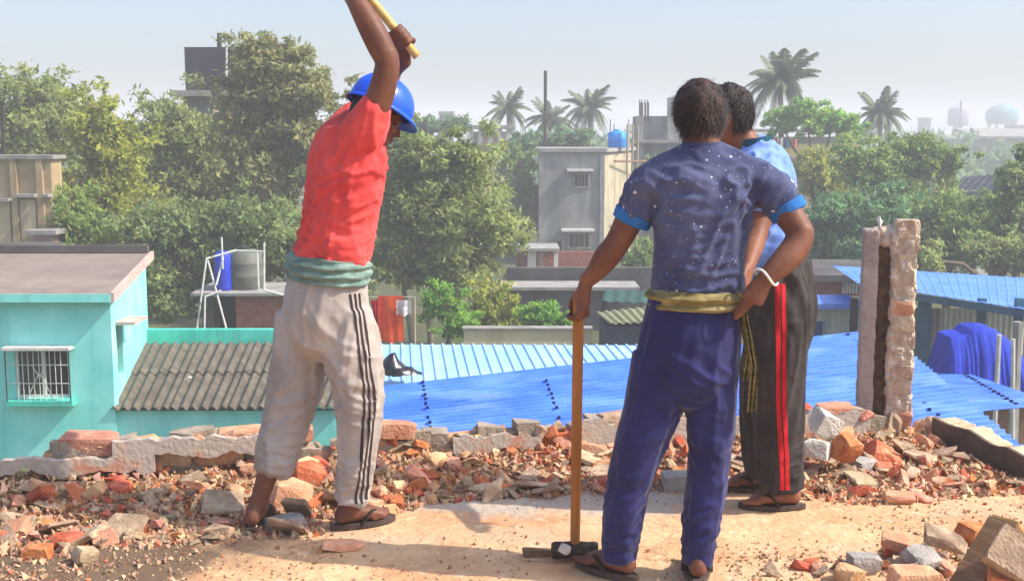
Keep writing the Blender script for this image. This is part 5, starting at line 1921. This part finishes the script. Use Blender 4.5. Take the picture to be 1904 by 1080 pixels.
tr2 = folds([((.1, 0, 1), 10, 1.6, .010, None, 1), ((1, 0, -.5), 13, 3, .014, at(1290, 720, 3.75), .2), ((1, 0, .25), 15, 3, .013, at(1165, 930, 3.78), .16),
             ((1, 0, -.15), 20, 3, .014, at(1155, 1010, 3.8), .12), ((1, 0, .3), 20, 3, .015, at(1302, 990, 3.8), .16), ((1, 0, -.3), 14, 3, .012, at(1322, 850, 3.78), .18), ((1, 0, .5), 14, 3, .01, at(1210, 830, 3.78), .18)], 7, .45)
fuse('trousers', [
    loft([(at(1293, 552, 3.87), .148, .115), (at(1288, 590, 3.87), .158, .125), (at(1283, 640, 3.87), .17, .135), (at(1279, 690, 3.87), .168, .13), (at(1276, 725, 3.87), .15, .11)], R2, 32),
    loft([(at(1232, 660, 3.87), 0.0987), (at(1217, 750, 3.865), 0.0978), (at(1188, 840, 3.86), 0.0846), (at(1164, 920, 3.86), 0.0696), (at(1156, 985, 3.86), 0.0630), (at(1152, 1040, 3.86), 0.0592)], R2, dome=.12),
    loft([(at(1326, 660, 3.87), 0.0921), (at(1324, 760, 3.865), 0.0846), (at(1319, 850, 3.86), 0.0752), (at(1311, 930, 3.855), 0.0696), (at(1302, 995, 3.85), 0.0620), (at(1297, 1046, 3.845), 0.0498)], R2, dome=.12),
], .007, 6, M_NPANT, m2, tr2)
waist_band('waist_scarf', at(1297, 553, 3.87), R2, F2, .152, .122, .066, M_KSCARF, m2, 4.2, -.004, 2)
ribbon('scarf_end', [at(1380, 560, 3.80), at(1392, 620, 3.79), at(1402, 680, 3.79), at(1396, 765, 3.79)], .028, M_KSCARF, m2, 1, (.9, -.2, 0))
ribbon('scarf_end', [at(1378, 565, 3.83), at(1384, 610, 3.83), at(1394, 650, 3.83), at(1386, 705, 3.83)], .034, M_KSCARF, m2, 6, (.8, .4, 0))
sandal(la2, (-.75, .66), m2, M_SOLE, M_STRAP)
sandal(ra2, (.12, 1), m2, M_SOLE, M_STRAP)
bd = (at(1385, 578, 3.735) - rw2).normalized()
ba = rw2 - bd * .012
bs1 = V((1, 0, .9)); bs1 = (bs1 - bd * bs1.dot(bd)).normalized(); bs2 = bd.cross(bs1)
pts = [ba + (bs1 * math.cos(w * math.pi / 9) * .042 + bs2 * math.sin(w * math.pi / 9) * .036) + bd * .01 * math.sin(w * .7) for w in range(19)]
MB().tube(pts, .0042, 8).build('bracelet', mat('pale_bracelet', '#cfc4b8', '#e4dcd2', scale=8, rough=.4), m2, True)
hn = thing('sledgehammer', 'upright sledgehammer standing on its head under the hand of the navy-shirted man', 'hammer', (ham_b.x, ham_b.y, 0))
mb = MB()
v, f = loft([(ham_b - V((0, 0, .03)), .017, .021), (ham_b.lerp(ham_t, .3), .018, .022), (ham_b.lerp(ham_t, .8), .019, .023), (ham_t, .020, .024)], (1, 0, 0), 16, 4, .1)
mb.add(v, f).build('handle', M_WOOD, hn, True)
hl = MB()
for sg in (-1, 1):
    v, f = loft([(V((ham_b.x + sg * .0, ham_b.y, .036)), .034), (V((ham_b.x + sg * .045, ham_b.y - .004, .036)), .031), (V((ham_b.x + sg * .07, ham_b.y - .006, .036)), .033), (V((ham_b.x + sg * .082, ham_b.y - .007, .036)), .028)], (0, .7, .7), 8, 2, 0)
    hl.add(v, f)
hl.build('head', M_STEEL, hn)

# ---------------- man in the light blue shirt, half hidden, facing left
F3 = V((-.93, .37, 0)); R3 = V((.37, .93, 0))
m3 = thing('person', 'man in light blue shirt and red-striped dark trousers half hidden behind the navy-shirted man', 'person', (.98, 4.68, 0))
hc3 = at(1354, 212, 4.64)
hp, fr3 = head_parts(hc3, V((-.12, .02, 1)), V((-.93, .3, -.2)))
na, fa = at(1462, 912, 4.60), at(1420, 880, 4.84)
na.z = fa.z = .085
wl3 = at(1391, 498, 4.22)
body = hp + [
    loft([(at(1405, 300, 4.64), .07, .06), (at(1381, 262, 4.64), .056, .058), (hc3 - V((-.01, 0, .07)), .052, .056)], R3),
    loft([(at(1445, 540, 4.62), .12, .09), (at(1428, 420, 4.62), .13, .09), (at(1416, 330, 4.63), .15, .09), (at(1406, 298, 4.63), .12, .07)], R3),
    loft([(at(1412, 330, 4.47), .055), (at(1416, 390, 4.42), .046), (at(1410, 425, 4.38), .04), (at(1402, 455, 4.33), .038), (wl3, .026, .022)], R3),
    loft([(at(1418, 330, 4.79), .055), (at(1400, 420, 4.82), .042), (at(1350, 470, 4.74), .028)], R3),
    loft([(at(1443, 620, 4.56), .075), (at(1441, 740, 4.57), .055), (at(1448, 830, 4.59), .05), (na, .034)], R3),
    loft([(at(1438, 620, 4.72), .075), (at(1420, 740, 4.76), .055), (at(1415, 820, 4.80), .05), (fa, .034)], R3),
] + open_hand(wl3, at(1378, 545, 4.16) - wl3, V((.5, .8, 0)), V((.3, -.6, .5)), .3, .9, 1) \
    + open_hand(at(1350, 470, 4.74), V((-1, 0, -.1)), V((0, .6, .6)), V((0, -.6, .6)), .5, .9, 1) + foot_parts(na, (-1, .05)) + foot_parts(fa, (-1, .12))
fuse('body', body, .0055, 3, M_SKIN2, m3)
eyes(hc3, fr3, m3)
hair(hc3, fr3, m3, M_HAIR, 4, back=-.085, front=.05, vol=1.1, tufts=4500, wisp=.028)
sh3 = folds([((.6, 0, 1), 13, 2.6, .010, None, 1), ((1, 0, -.4), 15, 3, .012, at(1430, 460, 4.5), .2)], 9)
sb = fuse('shirt', [
    loft([(at(1441, 497, 4.62), .162, .120), (at(1436, 465, 4.62), .164, .118), (at(1426, 400, 4.62), .168, .115), (at(1419, 340, 4.63), .182, .117), (at(1412, 300, 4.63), .165, .1), (at(1402, 274, 4.64), .075, .068)], R3, 32),
    loft([(at(1414, 322, 4.49), .072), (at(1417, 365, 4.44), .068), (at(1417, 398, 4.42), .062)], R3, dome=.15),
    loft([(at(1418, 322, 4.77), .072), (at(1412, 365, 4.80), .066), (at(1408, 395, 4.82), .06)], R3, dome=.15),
], .007, 6, M_BSHIRT, m3, sh3)
collar = grid_mesh('collar', lambda u, v_: at(1400, 272, 4.64) + V((math.cos(2 * math.pi * u) * .074, math.sin(2 * math.pi * u) * .074, -.012 + .045 * v_ + .012 * math.cos(2 * math.pi * u))), 40, 6)
obj('collar', collar, mat('teal_collar', '#234a58', '#30606e', scale=6), sb)
tr3 = folds([((.1, 0, 1), 12, 1.4, .013, None, 1), ((1, 0, .3), 15, 3, .012, at(1445, 870, 4.5), .2), ((.5, 0, -1), 14, 2, .012, at(1470, 560, 4.5), .2)], 11, .6)
tr3o = fuse('trousers', [
    loft([(at(1447, 486, 4.62), .160, .124), (at(1449, 520, 4.62), .168, .13), (at(1450, 580, 4.62), .172, .138), (at(1446, 640, 4.63), .15, .12)], R3, 32),
    loft([(at(1448, 590, 4.56), .115), (at(1446, 680, 4.56), .105), (at(1446, 760, 4.57), .098), (at(1448, 840, 4.59), .092), (at(1452, 905, 4.60), .088)], R3, dome=.12),
    loft([(at(1436, 590, 4.72), .11), (at(1425, 680, 4.74), .1), (at(1418, 760, 4.77), .09), (at(1417, 830, 4.80), .082), (at(1418, 880, 4.83), .076)], R3, dome=.12),
], .007, 6, M_DPANT, m3, tr3)
ax = [at(1446, 520, 4.58), at(1446, 640, 4.56), at(1444, 740, 4.57), at(1448, 830, 4.59), at(1451, 900, 4.60)]
for k in (-1, 1):
    stripe('stripe', tr3o, ax, [(-.14, -.99, 0), (-.1, -.99, 0), (-.06, -1, 0), (-.02, -1, 0), (0, -1, 0)], .017, .011 * k, M_RSTR, tr3o)
ribbon('vest_hem', [at(1478, 478, 4.56), at(1486, 488, 4.56), at(1492, 500, 4.56)], .05, mat('white_vest', '#c8c4c0', '#dad6d2', scale=6), m3, 2, (.8, .3, -.2))
sandal(na, (-1, .05), m3, M_SOLE, M_STRAP)
sandal(fa, (-1, .12), m3, M_SOLE, M_STRAP)

# ------------------------------------------------------------------ rubble
rr = random.Random(21)


def depth(x):                  # how far the heap reaches in front of the rear wall
    if x < -.75:
        return .78
    if x < -.35:
        return .78 + (x + .75) / .4 * -.3
    if x < .9:
        return .44
    return .44 + min(1, (x - .9) / .5) * .34


def heap(x, y):
    s = wall_y(x) - y
    d = depth(x)
    t = max(0.0, 1 - max(s, 0) / d)
    h = .085 * t ** 1.2 * (1 + .5 * noise.noise(V((x * 3, y * 3, 0))))
    if x < -.8:                # lower at the left where the plaster skin is undercut
        h *= .65
    return max(0, h)


def bed(u, v):
    x = -3.4 + u * 5.5
    y = wall_y(x) - .02 - v * (depth(x) + .02)
    return (x, y, heap(x, y) - .012 + .012 * noise.noise(V((x * 12, y * 12, 1))))


rb = setting(obj('rubble_bed', grid_mesh('rubble_bed', bed, 240, 44), mat('rubble_dust', '#9c7a5c', '#c09a78', '#ae8a68', scale=5, rough=.95, bump=.6, bscale=60)), 'stuff')

# countless crumbs
def crumbs(name, n, sampler, smin, smax, m, seed):
    r = random.Random(seed)
    vs, fs = [], []
    tet = [((1, 0, -.5), (-.6, .9, -.4), (-.7, -.8, -.5), (.1, .1, .8), (.6, .6, .3))]
    F_ = [(0, 1, 4), (0, 4, 3), (1, 3, 4), (0, 3, 2), (1, 2, 3), (0, 2, 1)]
    for _ in range(n):
        q = sampler(r)
        if q is None:
            continue
        s = smin + (smax - smin) * r.random() ** 2.5
        rot = Euler((r.uniform(0, 6), r.uniform(0, 6), r.uniform(0, 6))).to_matrix()
        o = len(vs)
        k = V((r.uniform(.7, 1.4), r.uniform(.6, 1.2), r.uniform(.45, .9)))
        for p in tet[0]:
            vs.append(V(q) + rot @ V((p[0] * k.x, p[1] * k.y, p[2] * k.z)) * s + V((0, 0, s * .3)))
        fs += [tuple(i + o for i in t) for t in F_]
    return setting(MB().add(vs, fs).build(name, m), 'stuff')


def in_heap(r):
    x = r.uniform(-3.0, 2.3)
    s = r.random() ** .8 * (depth(x) + .12)
    y = wall_y(x) - .03 - s
    if x > wall_x(y) - .05:
        return None
    return (x, y, heap(x, y))


def on_floor(r):
    y = r.uniform(3.2, 5.2)
    x = r.uniform(-2.4, 2.4)
    if x > wall_x(y) - .05 or noise.noise(V((x * 1.7, y * 1.7, 4))) < r.uniform(-.3, .5):
        return None
    return (x, y, 0)


M_CRUMB = mat('crumbs', '#a58468', '#cfae8c', '#b99476', scale=9, rough=.95, bump=.4, island=.35, huernd=.03)
M_CRUMBR = mat('red_crumbs', '#a85a3a', '#c47c58', scale=9, rough=.95, bump=.4, island=.3, huernd=.02)
crumbs('rubble_crumbs', 9000, in_heap, .006, .026, M_CRUMB, 1)
crumbs('brick_crumbs', 3000, in_heap, .006, .024, M_CRUMBR, 2)
crumbs('floor_grit', 12000, on_floor, .002, .011, M_CRUMB, 3)
crumbs('floor_brick_grit', 1800, on_floor, .002, .012, M_CRUMBR, 4)


def left_floor(r):
    y = r.uniform(3.5, 4.6)
    x = r.uniform(-2.2, -1.0)
    return (x, y, 0) if r.random() < min(1, (-.85 - x) * 1.2) else None


crumbs('left_grit', 2200, left_floor, .004, .018, M_CRUMB, 6)


def right_floor(r):
    y = r.uniform(3.7, 4.1)
    x = r.uniform(.75, 1.8)
    return (x, y, 0) if r.random() < .8 else None


crumbs('right_grit', 1600, right_floor, .003, .014, M_CRUMB, 7)


def zone(x, y):
    if x < -.95:
        return 'left of the red-shirted man'
    if x < -.4:
        return 'behind the red-shirted man'
    if x < .35:
        return 'left of the upright hammer'
    if x < 1.05:
        return 'behind the two standing men'
    return 'in front of the pillar'


def row(x, y):
    s = (wall_y(x) - y) / depth(x)
    return 'close to the parapet' if s < .3 else 'halfway down the heap' if s < .7 else 'at the front edge' if s < 1.15 else 'loose on the floor'


FEET = [(lank.x, lank.y), (rank.x, rank.y), (la2.x, la2.y), (ra2.x, ra2.y), (na.x - .05, na.y), (fa.x - .05, fa.y), (ham_b.x, ham_b.y)]


def clear(x, y, rad=.12):
    """keep stones off and out of the way of the feet"""
    for (fx, fy) in FEET:
        k = x - fx * y / fy
        if abs(k) < rad and -.5 < y - fy < .1:
            return False
    return True


def scatter(n, seed, sampler, sized):
    r = random.Random(seed)
    k = 0
    guard = 0
    while k < n and guard < n * 20:
        guard += 1
        q = sampler(r)
        if q is None or not clear(q[0], q[1]):
            continue
        x, y, z = q
        t = r.random()
        sc = sized * (.38 + .9 * r.random() ** 1.9)
        rot = (r.gauss(0, .45), r.gauss(0, .45), r.uniform(0, 6.28))
        big = 'large' if sc > .82 else 'small' if sc < .5 else 'middling'
        where = row(x, y) + ' ' + zone(x, y)
        if t < .44:
            red = r.random() < .45
            o = piece('brick_fragment', r.choice(BRICK_BITS), M_BRICK if red else M_BRICKP, (x, y, z + .02 * sc), rot, sc)
            lb = big + (' red-orange' if red else ' dusty tan') + ' brick fragment ' + where
            tag(o, lb, 'brick', lb)
        elif t < .87:
            tan = r.random() < .7
            o = piece('mortar_lump', r.choice(CHUNKS), M_CHUNK if tan else M_BRICKP, (x, y, z + .02 * sc), rot, sc)
            lb = big + (' grey-tan' if tan else ' pinkish') + ' mortar lump ' + where
            tag(o, lb, 'mortar lump', lb)
        else:
            o = piece('plaster_flake', r.choice(SLABS), M_CHUNK, (x, y, z + .015), (r.gauss(0, .35), r.gauss(0, .35), r.uniform(0, 6.28)), sc)
            lb = big + ' flat plaster flake ' + where
            tag(o, lb, 'plaster flake', lb)
        k += 1


scatter(640, 5, in_heap, .80)


def loose(r):
    y = r.uniform(3.55, 4.5)
    x = r.uniform(-2.05, -.95)
    return (x, y, 0) if r.random() < .55 * min(1, (-.85 - x) * 1.6) else None


scatter(30, 8, loose, .6)


def on_wall(r):
    x = r.uniform(-1.9, 1.7)
    s = (x + 4.5) / wd.x
    return (x, wall_y(x) + r.uniform(-.06, .02), .066 * courses(s) - .03)


scatter(90, 12, on_wall, .8)


def loose_r(r):
    y = r.uniform(3.84, 4.2)
    x = r.uniform(.22, .43) * y
    return (x, y, 0) if r.random() < (x / y - .2) * 4 and (y < 4.0 or x / y > .33) else None


def tagged(name, me, m, px, py, rot, sc, label, cat, dz=0.0, Y=None):
    """a single fragment lying on the floor where the photo shows it"""
    d = at(px, py, 1.0) - V((0, 0, CAM_H))
    yy = Y or CAM_H / -d.z
    p = at(px, py, yy)
    p.z = max(p.z, 0) + dz
    return tag(piece(name, me, m, p, rot, sc), label, cat)


M_WCH = mat('white_concrete', '#b8b2a6', '#d2cdc2', '#c6c0b4', scale=9, rough=.95, bump=.5, bscale=60)
M_GCH = mat('grey_concrete', '#8e8984', '#aea69e', scale=9, rough=.95, bump=.5, bscale=60)
tagged('concrete_block', frag(.15, .14, .13, .46, .13, fr), M_WCH, 1532, 795, (.3, .5, .4), .72, 'pale grey-white concrete block on the rubble left of the pillar', 'concrete block', .02, 5.15)
tagged('concrete_block', frag(.17, .13, .1, .46, .13, fr), M_WCH, 1520, 835, (.1, .2, 1.1), .75, 'second pale concrete block lying below the topmost one left of the pillar', 'concrete block', .0, 5.05)
tagged('brick_lump', frag(.14, .13, .14, .46, .13, fr), M_BRICK, 1568, 832, (.5, .2, .6), .72, 'red brick lump leaning on the pale concrete blocks', 'brick', .0, 5.05)
tagged('brick_lump', frag(.13, .11, .1, .46, .13, fr), M_BRICK, 1637, 866, (.3, .6, .2), 1.0, 'orange brick lump at the front edge of the right rubble', 'brick', .03)
tagged('brick_lump', frag(.12, .1, .09, .46, .13, fr), M_BRICK, 1816, 850, (.2, .4, 1.2), 1.0, 'pink-red brick lump beneath the right parapet', 'brick', .03)
tagged('concrete_block', frag(.12, .09, .07, .46, .13, fr), M_GCH, 1598, 878, (.1, .1, .7), 1.0, 'small grey block beside the orange brick lump at right', 'concrete block', .03)
tagged('concrete_block', frag(.13, .1, .07, .15, .04, fr), M_GCH, 1260, 907, (0, 0, .1), 1.0, 'grey block on the floor between the legs of the navy-shirted man', 'concrete block', .03)
tagged('concrete_slab', frag(.19, .16, .06, .46, .13, fr), M_CHUNK, 415, 955, (.5, .15, .3), .72, 'large pale slab tilted beside the left foot of the red-shirted man', 'concrete slab', .04)
tagged('concrete_slab', frag(.19, .1, .05, .46, .13, fr), M_GCH, 532, 980, (.05, -.1, .2), .8, 'grey slab between the feet of the red-shirted man', 'concrete slab', .02)
tagged('brick_lump', frag(.14, .11, .1, .46, .13, fr), M_BRICKP, 541, 942, (.1, .1, .2), 1.0, 'dusty brick block behind the grey slab between the feet', 'brick', .04)
tagged('brick_lump', frag(.15, .12, .1, .46, .13, fr), M_BRICK, 575, 905, (.2, .3, .9), 1.0, 'orange brick lump between the legs of the red-shirted man', 'brick', .04)
tagged('brick_lump', frag(.17, .12, .08, .46, .13, fr), M_BRICKP, 757, 868, (.5, -.2, .5), 1.0, 'large dusty orange brick lump right of the red-shirted man', 'brick', .05)
tagged('concrete_block', frag(.19, .12, .09, .25, .06, fr), M_CHUNK, 848, 862, (.1, .2, -.2), 1.0, 'long tan block below the middle of the broken parapet', 'concrete block', .04)
tagged('concrete_slab', frag(.2, .14, .05, .46, .13, fr), M_CHUNK, 195, 880, (.7, .1, .4), 1.0, 'upright orange-tan slab under the left plaster skin of the parapet', 'concrete slab', .06)
tagged('plaster_fragment', frag(.12, .05, .015, .46, .13, fr), M_GCH, 210, 985, (.0, .1, .4), 1.0, 'thin grey sliver on the dark floor at left', 'plaster flake', .012)
tagged('brick_fragment', frag(.1, .06, .05, .46, .13, fr), M_BRICK, 130, 1017, (.1, .1, .3), 1.0, 'bright red brick piece with pale end on the dark floor', 'brick', .025)
tagged('brick_fragment', frag(.09, .05, .045, .46, .13, fr), M_BRICK, 70, 1036, (.1, 0, .1), 1.0, 'smaller red brick piece nearest the left edge of the dark floor', 'brick', .02)
tagged('concrete_fragment', frag(.07, .06, .05, .4, .1, fr), M_CHUNK, 160, 1046, (.1, .3, .8), 1.0, 'small tan lump standing in front of the red pieces at left', 'concrete lump', .025)
tagged('plaster_fragment', frag(.13, .07, .03, .46, .13, fr), M_BRICKP, 640, 1020, (.0, .1, .2), 1.0, 'flat dusty flake lying in front of the red-shirted man', 'plaster flake', .014)
tagged('concrete_fragment', frag(.05, .045, .05, .46, .13, fr), M_WCH, 1050, 1033, (.2, .5, .8), .55, 'small white lump lying against the head of the upright hammer', 'concrete lump', .025, 3.93)
tagged('shadow_bar', frag(.11, .03, .025, .25, .05, fr), M_BEAM, 1000, 1032, (0, .05, .1), 1.0, 'dark bar standing in for the cast shadow left of the upright hammer head', 'shadow stand-in', .012)  # added dark bar in place of the hammer head's cast shadow
# heap at the lower right corner
tagged('concrete_block', frag(.14, .1, .08, .4, .1, fr), M_GCH, 1602, 1066, (.1, .05, .1), .7, 'blue-grey concrete block at the lower right beside the orange brick', 'concrete block', .04)
tagged('brick_lump', frag(.15, .1, .07, .46, .13, fr), M_BRICKP, 1660, 1040, (.3, .25, -.2), .55, 'orange brick lying on the grey blocks at the lower right', 'brick', .07)
tagged('concrete_block', frag(.17, .14, .1, .46, .13, fr), M_GCH, 1712, 1060, (.3, .1, .5), .6, 'broken grey concrete block under the wooden beam', 'concrete block', .04)
tagged('concrete_slab', frag(.2, .13, .05, .46, .13, fr), M_CHUNK, 1752, 1046, (.2, .25, -.3), .65, 'pale jagged slab leaning over the broken grey block', 'concrete slab', .09)
tagged('brick_lump', frag(.2, .11, .07, .38, .08, fr), M_BRICKP, 1700, 1092, (.1, 0, .1), .75, 'red brick cut by the bottom edge at the lower right', 'brick', .035)
tagged('brick_lump', frag(.16, .12, .09, .46, .13, fr), M_BRICK, 1812, 1018, (.3, .2, .4), .65, 'dark red brick behind the wooden beam', 'brick', .05)
tagged('brick_lump', frag(.12, .1, .07, .46, .13, fr), M_BRICKP, 1580, 1084, (.1, .2, .9), .7, 'orange-red brick bit cut by the bottom edge left of the red brick', 'brick', .03)
tagged('concrete_slab', frag(.2, .17, .05, .2, .04, fr), M_CHUNK, 1893, 1035, (.75, .5, -.5), .8, 'tan slab resting on the wooden beam at the right edge', 'concrete slab', .0, 3.45)
tagged('brick_lump', frag(.2, .12, .08, .2, .04, fr), M_BRICK, 1890, 1085, (.2, .1, -.3), .8, 'red brick under the tan slab at the right edge', 'brick', .0, 3.45)
bmY = 3.78
be = thing('wooden_beam', 'brown wooden beam leaning up to the right at the lower right corner', 'beam', (at(1850, 1080, bmY).x, bmY, 0))
p0, p1 = at(1790, 1120, 3.5), at(1880, 985, 3.62)
p0.z = .03
dv = (p1 - p0).normalized()
sd_ = V((dv.y, -dv.x, 0)).normalized()
un = sd_.cross(dv).normalized()
rotm = Matrix((dv, -sd_, un)).transposed()
me = frag((p1 - p0).length, .10, .12, .04, .01, fr)
bmo = obj('timber', me, M_BEAM, None)
bmo.matrix_world = Matrix.LocRotScale((p0 + p1) / 2, rotm.to_quaternion(), None)
child(bmo, be)
me = frag(.012, .09, .105, .1, .02, fr)
eo = obj('sawn_end', me, mat('sawn_end', '#b98a50', '#d0a468', scale=14, bump=.2), None)
eo.matrix_world = Matrix.LocRotScale(p1 + dv * .004, rotm.to_quaternion(), None)
child(eo, be)
scatter(70, 9, loose_r, .62)
# ------------------------------------------------------------------ haze
hm = bpy.data.materials.new('haze')
hm.use_nodes = True
hn_ = hm.node_tree
hn_.nodes.clear()
pv = hn_.nodes.new('ShaderNodeVolumePrincipled')
pv.inputs['Color'].default_value = (.95, .95, .98, 1)
pv.inputs['Density'].default_value = .0032
pv.inputs['Anisotropy'].default_value = .0
ho = hn_.nodes.new('ShaderNodeOutputMaterial')
hn_.links.new(pv.outputs[0], ho.inputs['Volume'])
setting(MB().span((-530, -70, G - 1.0), (530, 770, 16)).build('haze', hm), 'stuff')
